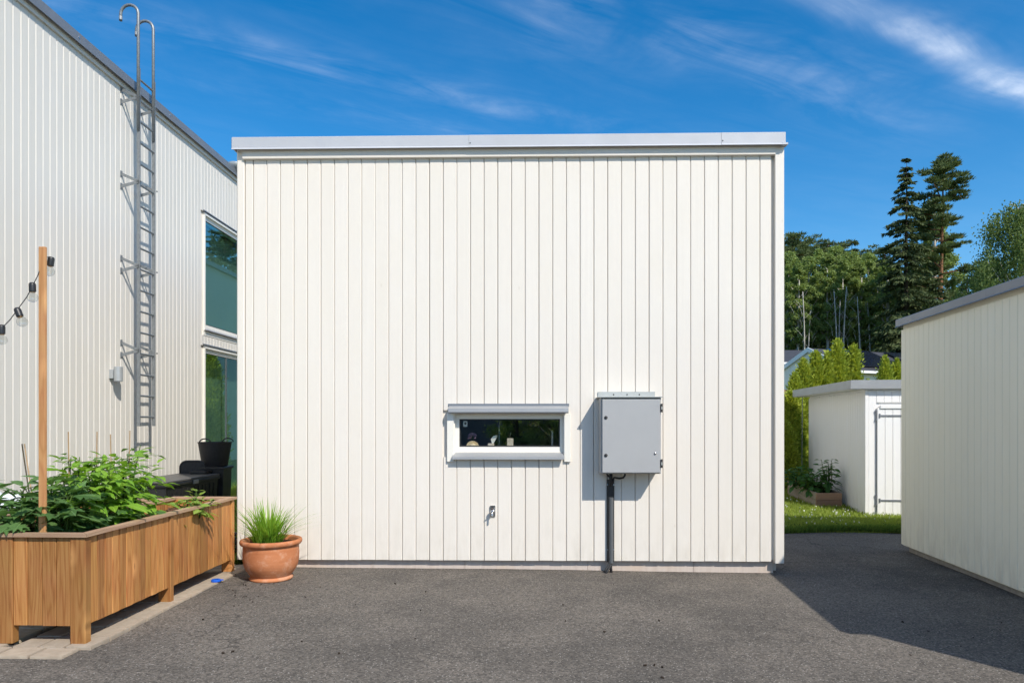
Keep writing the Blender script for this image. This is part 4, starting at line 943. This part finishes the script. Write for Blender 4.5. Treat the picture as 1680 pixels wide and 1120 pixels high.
# ------------------------------------------------------------------ terracotta pot with grass
def pot():
    p = thing('plant_pot', 'round terracotta pot at the garage corner', 'pot', (P(445, 900, 6.19).x, 6.19, .018), 0)
    k = .92
    prof = [(.001, 0), (.196, 0), (.205, .006), (.207, .018), (.198, .026), (.192, .034), (.205, .05), (.232, .085), (.252, .12), (.262, .165), (.265, .22), (.263, .285), (.262, .300), (.282, .305), (.292, .318), (.294, .332), (.288, .346), (.272, .350), (.258, .344), (.245, .33), (.242, .22), (.15, .20)]
    MB().lathe([(r_*k, z*1.04) for r_, z in prof], 64).build('bowl', M['terracotta'], p, smooth=60)
    MB().lathe([(.001, .318), (.12, .325), (.232, .318)], 24).build('soil', M['soil'], p)
    g = thing('ornamental_grass', 'tuft of arching green grass growing in the terracotta pot', 'grass', p.location+Vector((0, 0, .33)), 0)
    r_ = random.Random(8); mb = MB()
    for i in range(330):
        a = r_.uniform(0, 6.283); rr = .11*math.sqrt(r_.random()); b = Vector((math.cos(a)*rr*1.15-.03, math.sin(a)*rr, 0))
        a += r_.uniform(-.5, .5); ln = r_.uniform(.16, .44); out = r_.uniform(.15, 1.25)*(.35+rr*7); cur = r_.uniform(.35, 1.0)*out
        d = Vector((math.cos(a), math.sin(a), 0)); w_ = r_.uniform(.004, .0075); sd = d.cross(UP); V = []; n = 7
        for j in range(n):
            t = j/(n-1); pos = b + d*(out*ln*(t*.45+t*t*.45)) + UP*(ln*(t*(1-.10*out)-.40*cur*t*t)); ww = w_*(1-t**2.2)*.95+.0004
            V += [pos-sd*ww, pos+sd*ww]
        mb.add(V, [(2*j, 2*j+1, 2*j+3, 2*j+2) for j in range(n-1)])
    stuff(mb.build('blades', M['leaf_pot'], g))
pot()
# ------------------------------------------------------------------ black things by the tall house
def black_things():
    t = thing('storage_box', 'long black plastic garden storage box with flat lid', 'storage box', (-4.13, 8.15, .08), PRZ)
    L, W, H = 1.35, .55, .62
    MB().prism([(-W+.02, .0), (-.02, .0), (0, H), (-W, H)], 0, L, 'y').build('body', M['black_plastic'], t)
    for i in range(12): MB().box(-.016, .006, .06+i*.105, .075+i*.105, .06, H-.08).build('rib', M['black_plastic'], t)
    MB().box(-W-.02, .02, -.02, L+.02, H, H+.03, b=.008).build('lid', M['box_lid'], t); MB().box(-W-.015, .025, -.025, L+.025, H-.04, H-.001, b=.006).build('rim', M['black_plastic'], t)
    MB().box(.02, .035, L*.5-.06, L*.5+.06, H-.05, H+.0, b=.003).build('latch', M['zinc'], t)
    # rounded mesh-backed seat standing behind the box
    q = P(316, 800, 9.55); t = thing('garden_chair', 'black garden chair with rounded mesh backrest beside the storage box', 'chair', (q.x, q.y, .08), .15)
    pts = []; hw, h0, h1 = .165, .36, .82
    for i in range(9): a = math.pi-math.pi/2*i/8; pts.append((-hw+.09+math.cos(a)*.09, 0, h1-.09+math.sin(a)*.09))
    for i in range(9): a = math.pi/2-math.pi/2*i/8; pts.append((hw-.09+math.cos(a)*.09, 0, h1-.09+math.sin(a)*.09))
    pts = [(-hw, 0, h0)]+pts+[(hw, 0, h0)]
    MB().tube(pts, .013, 8).build('back_frame', M['black_plastic'], t, smooth=True)
    MB().prism([(x*.98, z-.004) for x, _, z in pts], -.004, .004, 'y').build('backrest', M['black_rubber'], t)
    MB().box(-hw, hw, .0, .42, .34, .37, b=.008).build('seat', M['black_plastic'], t)
    for x in (-hw+.02, hw-.02):
        for y in (.02, .40): MB().tube([(x, y, 0), (x, y, .35)], .012, 8).build('leg', M['black_plastic'], t)
    # stacked black crates with tub on top
    q = P(355, 800, 9.75); t = thing('plastic_bin', 'upright black plastic bin under the black tub', 'bin', (q.x, q.y, .08), .05)
    MB().prism([(-.135, 0), (.135, 0), (.155, .70), (-.155, .70)], -.16, .16, 'y').build('body', M['black_plastic'], t); MB().box(-.18, .18, -.185, .185, .70, .735, b=.006).build('lid', M['black_plastic'], t)
    for i in range(3): MB().box(-.10+i*.09, -.085+i*.09, -.168, -.159, .05, .62).build('rib', M['black_plastic'], t)
    q2 = P(341, 800, 9.62); t2 = thing('plastic_bin', 'lower black plastic bin pressed against the upright one', 'bin', (q2.x-.03, q2.y-.16, .08), .1)
    MB().prism([(-.09, 0), (.09, 0), (.10, .66), (-.10, .66)], -.1, .1, 'y').build('body', M['black_plastic'], t2); MB().box(-.115, .115, -.115, .115, .66, .69, b=.006).build('lid', M['black_plastic'], t2)
    t = thing('rubber_tub', 'black flexible tub with two loop handles on top of the bin', 'tub', (q.x-.02, q.y, .817), .1)
    MB().lathe([(.001, 0), (.165, 0), (.172, .01), (.222, .33), (.230, .335), (.230, .345), (.215, .345), (.205, .33), (.155, .02), (.001, .02)], 36).build('body', M['black_rubber'], t, smooth=40)
    for (cx, cy) in ((-.07, -.20), (.12, .19)):
        pts = [(cx+.075*math.cos(a), cy, .34+.055*math.sin(a)) for a in [math.pi*i/10 for i in range(11)]]; MB().tube(pts, .009, 8).build('handle', M['black_rubber'], t, smooth=True)
    q = P(381, 800, 13.2); t = thing('watering_can', 'grey metal watering can half hidden by the garage corner', 'watering can', (q.x, q.y, .40), .3)
    MB().lathe([(.001, 0), (.12, 0), (.11, .22), (.09, .24), (.001, .24)], 20).build('body', M['galv'], t, smooth=40); MB().tube([(-.1, 0, .05), (-.22, 0, .22), (-.28, 0, .33)], [.03, .02, .014], 10).build('spout', M['galv'], t)
    MB().tube([(.10, 0, .05), (.2, 0, .12), (.18, 0, .24), (.05, 0, .30), (-.05, 0, .26)], .010, 8).build('handle', M['galv'], t, smooth=True); MB().lathe([(.04, 0), (.05, .02), (.001, .03)], 12).build('rose', M['galv'], t, loc=(-.29, 0, .33), rot=(0, R(-40), 0))
    t = thing('stone_ledge', 'low pale stone ledge under the watering can', 'ledge', (q.x, q.y, 0), 0)
    for i in range(5): MB().box(-.62+i*.25, -.62+i*.25+.245, -.25, .25, .2, .399, b=.01).build('stone', M['rubble'], t)
    MB().box(-.6, .62, -.22, .22, 0, .2).build('footing', M['rubble'], t)
    q = P(384, 910, 6.85); t = thing('garden_hose', 'coil of black garden hose between planter and garage corner', 'hose', (q.x-.12, q.y+.05, .03), 0)
    pts = []
    for i in range(140): a = i*.28; rr = .15+.012*math.sin(i*.7)-.0003*i; pts.append((rr*math.cos(a), rr*math.sin(a)*.8, .015+.0019*i+.004*math.sin(i*1.3)))
    MB().tube(pts, .013, 6).build('coil', M['black_rubber'], t, smooth=True)
    MB().tube([(.10, -.1, .28), (.13, -.16, .2), (.14, -.2, .1), (.13, -.23, .02)], .012, 8).build('nozzle', M['zinc'], t)
black_things()
# ------------------------------------------------------------------ raised bed by the shed
def raised_bed():
    o = Vector((P(1339.5, 829, 10.85).x, 10.85, .095)); t = thing('raised_bed', 'weathered plank raised bed against the white shed', 'raised bed', o, R(-2))
    L, W = 1.25, .40
    for i in range(2):
        z = i*.115
        MB().box(0, W, 0, .03, z, z+.112, b=.004).build('plank', M['bed_wood_x'], t); MB().box(0, W, L-.03, L, z+.09, z+.202, b=.004).build('plank', M['bed_wood_x'], t)
        for x in (0, W-.03):
            mb = MB(); mb.box(0, .03, .031, L-.031, 0, .112, b=.004); ob = mb.build('plank', M['bed_wood_shaded'], t, loc=(x, 0, z), rot=(R(3.5), 0, 0))
    MB().add([(.03, .03, .17), (W-.03, .03, .17), (W-.03, L-.03, .25), (.03, L-.03, .25)], [(0, 1, 2, 3)]).build('soil', M['soil'], t)
    bush('strawberry_bush', 'dark leafy herb filling the raised bed', 'plant', o+Vector((.12, .35, .2)), 12, 'herb', .30, .30, 14, .16, 31, 0, .1)
    bush('strawberry_bush', 'taller dark herb leaning on the shed wall', 'plant', o+Vector((.30, .25, .2)), 6, 'herb', .55, .12, 14, .15, 32, 0, .1)
    bush('strawberry_bush', 'dark low herb at the rear of the raised bed', 'plant', o+Vector((.05, .8, .25)), 10, 'herb', .30, .28, 13, .16, 33, 0, .1)
raised_bed()
# ------------------------------------------------------------------ scattered quads (foliage)
def orient_quads(C, D, Nn, ln, wd):
    """kite shaped leaves: C base, D direction, Nn rough normal"""
    D = D/np.linalg.norm(D, axis=1, keepdims=True); s_ = np.cross(D, Nn); s_ /= (np.linalg.norm(s_, axis=1, keepdims=True)+1e-9)
    ln = ln[:, None]; wd = wd[:, None]; n = len(C)
    V = np.stack([C, C+D*ln*.45+s_*wd*.5, C+D*ln, C+D*ln*.45-s_*wd*.5], 1).reshape(-1, 3); return V
def quads_mesh(name, V): return npmesh(name, V, np.arange(len(V)).reshape(-1, 4))
def rnd_dirs(n, r): d = r.normal(size=(n, 3)); return d/np.linalg.norm(d, axis=1, keepdims=True)
def trunk_mesh(h, r0, r1, bend=.02, k=8, seg=8, limbs=(), seed=0):
    r_ = random.Random(seed); mb = MB(); pts = []
    for i in range(seg+1): t = i/seg; pts.append(Vector((bend*h*math.sin(t*3+seed)*.5, bend*h*math.cos(t*2.3+seed)*.5-bend*h*.5, h*t-.3*(i == 0))))
    mb.tube(pts, [r0+(r1-r0)*i/seg for i in range(seg+1)], k)
    for (a, b, ra, rb) in limbs: mb.tube([a, a.lerp(b, .5)+UP*.02*h*.2, b], [ra, (ra+rb)/2, rb], 5)
    return mb.mesh('trunk', smooth=True), pts
def thuja(h, rad, seed, n=85, per=200):
    """columns of upright feathery sprays: ragged outline and pointed leaders"""
    r = np.random.default_rng(seed); Cs = []; Ds = []; Ls = []
    for i in range(n):
        t = (i+r.random())/n; t = t**.9; prof = (math.sin(min(1, t*.80+.20)*math.pi)**.55)*(1-t**3)*.95+.04
        a = i*2.399+r.normal()*.3; R0 = rad*prof*r.uniform(.55, 1.08); ax = np.array([math.cos(a)*R0, math.sin(a)*R0, t*h*.86]); ln = r.uniform(.28, .55)*(1.15-.35*t)
        d0 = np.array([math.cos(a)*.28*(1-t), math.sin(a)*.28*(1-t), 1.0]); u = r.random(per)**.9; wd = .070*(1-u**1.4)+.010
        off = r.normal(size=(per, 3))*wd[:, None]*np.array([1, 1, .7])*r.uniform(.7, 1.35); C = ax+u[:, None]*ln*d0+off; Cs.append(C); Ds.append(d0*.9+off/ (wd[:, None]+1e-6)*.45+r.normal(size=(per, 3))*.25); Ls.append(r.uniform(.04, .11, per))
    C = np.concatenate(Cs); m_ = len(C); L_ = np.concatenate(Ls)
    return quads_mesh('crown', orient_quads(C, np.concatenate(Ds), rnd_dirs(m_, r), L_, L_*r.uniform(.32, .5, m_)))
def spruce(h, rad, seed, droop=.5, gaps=.25, nb=7, wh=40, z0=.08, ex=.7):
    r = np.random.default_rng(seed); Cs = []; Ds = []; Ls = []; Ws = []; limbs = []
    for i in range(wh):
        t = (i+r.random()*.7)/wh; z = h*(z0+(1-z0)*t)
        R0 = rad*(1-t)**ex*(.75+.25*r.random())+.15
        for b in range(int(nb*(1-.35*t))):
            if r.random() < gaps: continue
            a = r.random()*6.283; R1 = R0*r.uniform(.55, 1.12); m_ = int(30+R1*46); s_ = r.random(m_)**.8
            up = .25*t; zz = z+R1*(up*s_-droop*s_**1.6+.28*droop*np.clip(s_-.7, 0, 1)*3)
            lat = r.normal(size=m_)*.13*R1*(1.1-s_*.6)+r.normal(size=m_)*.05
            C = np.stack([np.cos(a)*R1*s_-np.sin(a)*lat, np.sin(a)*R1*s_+np.cos(a)*lat, zz], 1)
            D = np.stack([np.cos(a)*np.full(m_, .55)-np.sin(a)*np.sign(lat)*.45, np.sin(a)*np.full(m_, .55)+np.cos(a)*np.sign(lat)*.45, np.full(m_, -.55*droop-.15)], 1)+r.normal(size=(m_, 3))*.28
            Cs.append(C); Ds.append(D); Ls.append(r.uniform(.24, .58, m_)*(.6+.4*(1-t))); Ws.append(r.uniform(.07, .16, m_))
            if i % 2 == 0: limbs.append((Vector((0, 0, z)), Vector((math.cos(a)*R1*.8, math.sin(a)*R1*.8, z+R1*(up*.8-droop*.6))), .035+.02*(1-t), .012))
    C = np.concatenate(Cs); V = orient_quads(C, np.concatenate(Ds), rnd_dirs(len(C), r), np.concatenate(Ls), np.concatenate(Ws))
    tm, _ = trunk_mesh(h*.985, .012*h+.05, .015, .006, limbs=limbs, seed=seed); return quads_mesh('crown', V), tm
def pine(h, rad, seed, z0=.45, nbr=34, tuft=.95):
    r = np.random.default_rng(seed); Cs = []; Ds = []; limbs = []
    for i in range(nbr):
        t = (i+r.random())/nbr; z = h*(z0+(1-z0)*t*.98); a = r.random()*6.283; prof = (math.sin(min(1, (t*.80+.20))*math.pi)**.6)
        R1 = rad*max(.22, prof)*r.uniform(.5, 1.15); rise = R1*r.uniform(-.05, .35)*(.4+t); e = Vector((math.cos(a)*R1, math.sin(a)*R1, z+rise)); b0 = Vector((0, 0, z)); limbs.append((b0, e, .05+.04*(1-t), .022))
        for c in range(5+int(R1*1.7)):
            f = r.uniform(.3, 1.1); cc = np.array(b0.lerp(e, f))+r.normal(size=3)*np.array([.35, .35, .16])*tuft; m_ = 80
            d = rnd_dirs(m_, r); d[:, 2] = np.abs(d[:, 2])*.8; Cs.append(cc+d*r.random((m_, 1))*np.array([.55, .55, .22])*tuft); Ds.append(d+np.array([math.cos(a)*.3, math.sin(a)*.3, .35]))
    C = np.concatenate(Cs); V = orient_quads(C, np.concatenate(Ds), rnd_dirs(len(C), r), r.uniform(.18, .40, len(C)), r.uniform(.05, .11, len(C)))
    tm, _ = trunk_mesh(h*.98, .012*h+.04, .03, .012, limbs=limbs, seed=seed); return quads_mesh('crown', V), tm
def broad(h, rad, seed, z0=.45, clumps=70, per=120, ls=.20, weep=0.0):
    r = np.random.default_rng(seed); Cs = []; Ds = []; limbs = []
    for i in range(clumps):
        t = r.random(); z = h*(z0+(1-z0)*t*.97); prof = math.sin(min(1, t*.86+.12)*math.pi)**.7; a = r.random()*6.283; R1 = rad*prof*r.random()**.5
        cc = np.array([math.cos(a)*R1, math.sin(a)*R1, z]); s_ = rad*.24*r.uniform(.6, 1.3); d = rnd_dirs(per, r)
        if weep:
            p = cc+d*np.array([s_, s_, s_*.5])*r.random((per, 1)); p[:, 2] -= weep*r.random(per)**1.2*r.uniform(.5, 1.6); Cs.append(p); Ds.append(rnd_dirs(per, r)*.5+np.array([0, 0, -.8]))
        else: Cs.append(cc+d*np.array([s_, s_, s_*.72])*r.random((per, 1))**.5); Ds.append(rnd_dirs(per, r)+np.array([0, 0, -.3]))
        if i % 3 == 0: limbs.append((Vector((0, 0, max(h*.3, z-R1*1.1))), Vector(cc), .05, .012))
    C = np.concatenate(Cs); n = len(C); V = orient_quads(C, np.concatenate(Ds), rnd_dirs(n, r), r.uniform(.6, 1.2, n)*ls, r.uniform(.45, .9, n)*ls)
    tm, _ = trunk_mesh(h*.9, .011*h+.04, .04, .02, limbs=limbs, seed=seed); return quads_mesh('crown', V), tm
PROTO = {}
def proto(key, pair, cm, tm):
    pair[0].materials.append(M[cm]); pair[1].materials.append(M[tm]); PROTO[key] = pair
proto('spruce_tall', spruce(23, 4.3, 5, .66, .28, 10, 48, .08, .78), 'spruce_leaf', 'bark_dark'); proto('spruce_b', spruce(18, 3.1, 6, .55, .2, 9, 42, .05, .75), 'spruce_leaf', 'bark_dark')
proto('pine_tall', pine(23, 3.2, 7, .40, 52, .8), 'pine_leaf', 'bark_pine'); proto('pine_b', pine(19, 2.6, 8, .50, 34), 'pine_leaf', 'bark_pine'); proto('pine_c', pine(19, 2.9, 9, .45, 34), 'pine_leaf', 'bark_pine')
proto('aspen_a', broad(16, 1.75, 10, .44, 95, 170, .17), 'aspen_leaf', 'bark_pale'); proto('aspen_b', broad(16, 1.55, 11, .50, 85, 170, .17), 'aspen_leaf', 'bark_pale')
proto('birch', broad(14, 3.6, 12, .2, 190, 260, .135, 1.9), 'birch_leaf', 'bark_pale'); proto('birch_thin', broad(20, 1.6, 13, .3, 80, 90, .2, 1.2), 'birch_leaf', 'bark_pale')
proto('shrub', broad(3.4, 1.5, 14, .03, 90, 150, .12), 'shrub_leaf', 'bark_bush')
proto('dead', (trunk_mesh(15, .13, .03, .03, limbs=[(Vector((0, 0, z)), Vector((math.cos(z*2.4)*.7, math.sin(z*2.4)*.7, z+.9)), .025, .006) for z in np.linspace(8, 14, 9)], seed=3)[0],)*2, 'bark_pale', 'bark_pale')
def tree(name, key, label, px, Z, top_py=None, group='trees of the wood beyond the houses', rz=None, base=None, X=None, h=None, sx=1.0):
    x = (px-840)/F*Z if X is None else X; b = ground_h(x, Z) if base is None else base
    t = thing(name, label, 'tree', (x, Z, b), random.uniform(0, 6.28) if rz is None else rz, group)
    cm, tm = PROTO[key]; H0 = {'spruce_tall': 23, 'spruce_b': 18, 'pine_tall': 23, 'pine_b': 19, 'pine_c': 19, 'aspen_a': 16, 'aspen_b': 16, 'birch': 14, 'birch_thin': 20, 'dead': 15}[key]
    hh = (EYE+(HOR-top_py)/F*Z - b) if h is None else h; k = hh/H0; t.scale = (k*sx, k*sx, k)
    if key != 'dead': link('crown', cm, None, t)
    link('trunk', tm, None, t); return t
def forest():
    tree('spruce_tree', 'spruce_tall', 'tall dark spruce with drooping branches standing above the wood', 1486, 50, 258, rz=.4)
    tree('pine_tree', 'pine_tall', 'tall pine with bare reddish trunk right of the tall spruce', 1543, 52, 256, rz=2.0)
    tree('birch_tree', 'birch_thin', 'thin airy birch between the tall spruce and tall pine', 1527, 54, 285, rz=.3)
    tree('birch_tree', 'birch', 'weeping birch above the low annex roof at the picture edge', 1672, 36, 318, rz=.5, sx=.95)
    tree('birch_tree', 'birch', 'weeping birch just outside the picture beyond the annex', 1745, 38, 330, rz=2.5)
    # row in view between garage and annex
    row = [('pine_tree', 'pine_b', 1302, 70, 384), ('pine_tree', 'pine_c', 1322, 74, 392), ('pine_tree', 'pine_b', 1356, 76, 396), ('pine_tree', 'pine_c', 1378, 78, 400), ('spruce_tree', 'spruce_b', 1399, 72, 390), ('pine_tree', 'pine_b', 1427, 74, 412), ('pine_tree', 'pine_c', 1450, 68, 408),
           ('aspen_tree', 'aspen_a', 1294, 62, 412), ('aspen_tree', 'aspen_b', 1309, 60, 432), ('aspen_tree', 'aspen_a', 1327, 61, 420), ('aspen_tree', 'aspen_b', 1343, 62, 408), ('aspen_tree', 'aspen_b', 1358, 60, 414), ('aspen_tree', 'aspen_a', 1371, 63, 402), ('aspen_tree', 'aspen_b', 1384, 60, 424), ('aspen_tree', 'aspen_a', 1397, 61, 412), ('aspen_tree', 'aspen_b', 1411, 60, 428), ('aspen_tree', 'aspen_a', 1425, 62, 414), ('aspen_tree', 'aspen_b', 1440, 60, 436), ('aspen_tree', 'aspen_a', 1456, 58, 428),
           ('spruce_tree', 'spruce_b', 1470, 60, 430), ('spruce_tree', 'spruce_b', 1512, 56, 400), ('aspen_tree', 'aspen_a', 1535, 57, 360), ('spruce_tree', 'spruce_b', 1538, 50, 440), ('pine_tree', 'pine_c', 1585, 62, 455), ('pine_tree', 'pine_b', 1612, 64, 440), ('aspen_tree', 'aspen_b', 1600, 60, 462), ('spruce_tree', 'spruce_b', 1585, 54, 480), ('pine_tree', 'pine_b', 1640, 70, 430), ('spruce_tree', 'spruce_b', 1335, 66, 470), ('spruce_tree', 'spruce_b', 1300, 66, 475), ('spruce_tree', 'spruce_b', 1378, 66, 480), ('spruce_tree', 'spruce_b', 1420, 67, 470), ('spruce_tree', 'spruce_b', 1450, 63, 480), ('aspen_tree', 'aspen_a', 1518, 60, 455), ('aspen_tree', 'aspen_b', 1492, 62, 450)]
    place = {}
    words = {'pine_tree': 'pine', 'aspen_tree': 'pale-trunked aspen', 'spruce_tree': 'dark spruce'}
    marks = [(1310, 'beside the garage corner'), (1340, 'above the white gable apex'), (1372, 'above the tallest thuja'), (1405, 'above the shed roof'), (1440, 'above the bungalow window'), (1480, 'under the tall spruce'), (1525, 'left of the tall pine trunk'), (1700, 'above the annex roof')]
    for nm, key, px, Z, top in row:
        m_ = next(b for a, b in marks if px < a)
        size = 'tall' if top < 405 else ('short' if top > 450 else 'middling')
        far = ['front-row', 'second-row', 'back-row'][0 if Z < 62 else (1 if Z < 69 else 2)]
        lab = f'{size} {far} {words[nm]} in the wood, {m_}'
        if lab in place: lab = lab.replace(' in the wood', ' second from the gap in the wood')
        place[lab] = 1
        tree(nm, key, lab, px, Z, top)
    for i, (px, Z, top) in enumerate(((1316, 58, 478), (1332, 59, 500), (1366, 58, 478), (1379, 59, 492), (1391, 58, 470), (1404, 58, 486), (1421, 59, 496))):
        tree('bare_tree', 'dead', ['pale bare trunk beside the garage corner', 'pale bare trunk above the bungalow gable', 'pale bare trunk above the pointed thuja', 'pale bare trunk above the tallest thuja', 'pale bare trunk behind the slim thuja', 'pale bare trunk above the solar panels', 'pale bare trunk above the bungalow window'][i], px, Z, top, group='bare trunks at the wood edge', sx=1.15)
    # mirrored in the tall house panes (the garage hides them from here)
    for i, (X, Z, h) in enumerate(((12.5, 50, 14), (15.8, 55, 16.5), (18.6, 58, 17), (9.5, 46, 12), (21.5, 62, 15))):
        tree('pine_tree' if i % 2 else 'spruce_tree', 'pine_b' if i % 2 else 'spruce_b', 'conifer mirrored in the upper pane of the tall house', 0, Z, X=X, h=h, group='conifers mirrored in the tall house pane')
    # far wood: one mass of foliage closing the view, beyond the single trees
    r = np.random.default_rng(77); n = 52000; x = r.uniform(15, 95, n); y = r.uniform(80, 96, n); top = 9.5+2.4*np.sin(x*.9)+1.6*np.sin(x*2.3+1)+1.2*r.random(n)
    z = ground_h(20, 85)+top*r.random(n)**.8; C = np.stack([x, y, z], 1)
    V = orient_quads(C, rnd_dirs(n, r)+np.array([0, 0, -.3]), rnd_dirs(n, r), r.uniform(.5, 1.1, n), r.uniform(.3, .7, n)); m_ = quads_mesh('far_wood', V); m_.materials.append(M['spruce_leaf'])
    o = link('far_wood', m_); o['kind'] = 'stuff'; o['label'] = 'dense dark far wood behind the single trees'; o['category'] = 'wood'
    n = 26000; x = r.uniform(14, 52, n); y = r.uniform(50, 66, n); z = .6+2.6*r.random(n)**1.3*(.5+.5*np.sin(x*1.7)**2); C = np.stack([x, y, z], 1)
    V = orient_quads(C, rnd_dirs(n, r), rnd_dirs(n, r), r.uniform(.2, .5, n), r.uniform(.15, .3, n)); m_ = quads_mesh('undergrowth', V); m_.materials.append(M['birch_leaf']); o = link('undergrowth', m_); o['kind'] = 'stuff'; o['label'] = 'low green undergrowth beneath the wood'; o['category'] = 'undergrowth'
forest()
def thujas():
    meshes = []
    for i in range(3): m_ = thuja(3.0, .21, 40+i); m_.materials.append(M['thuja']); meshes.append(m_)
    tr, _ = trunk_mesh(2.4, .04, .01, .01, seed=2); tr.materials.append(M['bark_bush'])
    spots = [(1296, 13.4, 640, .85, 'thuja nearest the garage corner, low and bright'), (1304, 14.1, 612, .8, 'thuja second from the garage corner'), (1318, 14.6, 588, .95, 'thuja left of the twin tall thujas, behind the shed'), (1339, 14.7, 574, 1.0, 'pointed thuja in front of the bungalow gable'), (1357, 14.7, 580, .9, 'thuja between the pointed one and the tallest one'), (1374, 14.8, 556, 1.05, 'tallest thuja behind the shed roof'), (1401, 15.0, 563, .85, 'slim thuja right of the tallest, touching the bungalow roof'), (1388, 15.1, 585, 1.0, 'full thuja in front of the solar panels'), (1424, 14.6, 622, .62, 'small pointed thuja below the bungalow window'), (1433, 14.8, 633, .6, 'smallest thuja peeping over the shed roof'), (1452, 14.6, 585, .85, 'bright thuja above the shed front'), (1471, 14.8, 588, .85, 'thuja touching the annex wall'), (1490, 14.9, 600, .9, 'thuja hidden partly behind the annex wall'), (1287, 12.9, 690, .8, 'short thuja tucked at the garage wall')]
    for i, (px, Z, top, sx, lab) in enumerate(spots):
        x = (px-840)/F*Z; b = ground_h(x, Z); k = (EYE+(HOR-top)/F*Z-b)/2.95
        t = thing('thuja', lab, 'thuja', (x, Z, b), i*1.3, 'thuja hedge behind the shed'); sx *= .88 if 1310 < px < 1480 else 1.0; t.scale = (sx, sx, k); link('crown', meshes[i % 3], None, t); link('trunk', tr, None, t)
    for i, (X, Y, h) in enumerate(((-3.15, 15.1, 2.9), (-2.75, 15.9, 2.8), (-2.35, 16.6, 2.6))):
        t = thing('thuja', 'thuja mirrored in the lower pane of the tall house', 'thuja', (X, Y, .1), i, 'thujas mirrored in the lower pane'); t.scale = (1, 1, h/2.95); link('crown', meshes[i], None, t); link('trunk', tr, None, t)
    # shrubs behind the viewer, mirrored in the garage window
    cm, tm = PROTO['shrub']
    for i, (X, Y, s_) in enumerate(((-.7, -14.6, 1.0), (.6, -15.0, 1.1), (1.9, -14.8, .8))):
        t = thing('garden_shrub', 'leafy shrub mirrored in the garage window', 'shrub', (X, Y, -.1), i*1.1, 'shrubs mirrored in the garage window'); t.scale = (s_*.75, s_*.75, s_); link('crown', cm, None, t); link('trunk', tm, None, t)
thujas()
# ------------------------------------------------------------------ grass
def grass_patch(name, label, n, fx, seed, hmin, hmax, mk='grass_blade', wd=.006):
    r = np.random.default_rng(seed); C = fx(n, r); n = len(C); a = r.random(n)*6.283
    D = np.stack([np.cos(a)*.5, np.sin(a)*.5, np.ones(n)], 1)+r.normal(size=(n, 3))*.2; N_ = np.stack([-np.sin(a), np.cos(a), np.zeros(n)], 1)+r.normal(size=(n, 3))*.3
    m_ = quads_mesh(name, orient_quads(C, D, N_, r.uniform(hmin, hmax, n), r.uniform(.6, 1.4, n)*wd)); m_.materials.append(M[mk]); o = link(name, m_); o['kind'] = 'stuff'; o['label'] = label; o['category'] = name.replace('_', ' ').split()[-1]; return o
gh = np.vectorize(ground_h)
def back_lawn(n, r):
    x = r.uniform(3.0, 7.4, n); y = 9.12+5.2*r.random(n)**1.5; C = np.stack([x, y, gh(x, y)-.004], 1); return C[~((x > 5.28+(y-10.1)*.127) & (y > 10.12))]
grass_patch('lawn_grass', 'short sunlit lawn grass in front of the white shed', 60000, back_lawn, 1, .03, .08, wd=.009)
def left_lawn(n, r):
    x = r.uniform(-5.0, -2.7, n); y = r.uniform(6.75, 13.0, n); k = (x < -2.72+(y-6.68)*TH) & ((x > -3.9) | (y > 10.1)); return np.stack([x, y, gh(x, y)-.004], 1)[k]
grass_patch('yard_grass', 'uncut green grass between planter and tall house', 60000, left_lawn, 2, .06, .26, 'grass_blade', .009)
def flowers(n, r):
    x = r.uniform(3.2, 6.0, n); y = r.uniform(9.25, 11.8, n); C = np.stack([x, y, gh(x, y)+.05], 1); return C[~((x > 5.2+(y-10.1)*.127) & (y > 10.05))]
grass_patch('clover_flowers', 'tiny white clover flowers scattered over the lawn', 280, flowers, 3, .02, .03, 'clover', .026)
def edge_grass(n, r):
    x = r.uniform(3.0, 6.5, n); y = 9.10+.10*r.random(n)+.05*np.sin(x*3.1); return np.stack([x, y, gh(x, y)+.0+.04*(9.2-y > 0)], 1)
grass_patch('verge_grass', 'dark ragged grass verge along the asphalt edge', 9000, edge_grass, 4, .04, .11, 'tuft', .010)
# soil crumbs and grit on the asphalt
def debris():
    r_ = random.Random(4); mb = MB()
    sp = [(r_.gauss(398, 28), r_.gauss(975, 18)) for _ in range(26)]+[(r_.uniform(160, 700), r_.uniform(945, 1080)) for _ in range(30)]+[(r_.uniform(900, 1650), r_.uniform(950, 1110)) for _ in range(18)]
    for (px, py) in sp:
        Z = F*EYE/(py-HOR); q = P(px, py, Z); 
        if q.x < -2.6: continue
        s_ = r_.uniform(.003, .008); c = Vector((q.x, q.y, asphalt_h(q.x, q.y)+s_*.4)); mtx = Matrix.Translation(c) @ Euler((r_.random(), r_.random(), r_.random()*6)).to_matrix().to_4x4()
        mb.box(-s_*1.5, s_*1.5, -s_, s_, -s_*.6, s_*.6, mtx, b=s_*.35)
    o = mb.build('soil_crumbs', M['crumb']); o['kind'] = 'stuff'; o['label'] = 'dark soil crumbs scattered over the asphalt by the pot'; o['category'] = 'soil'
debris()
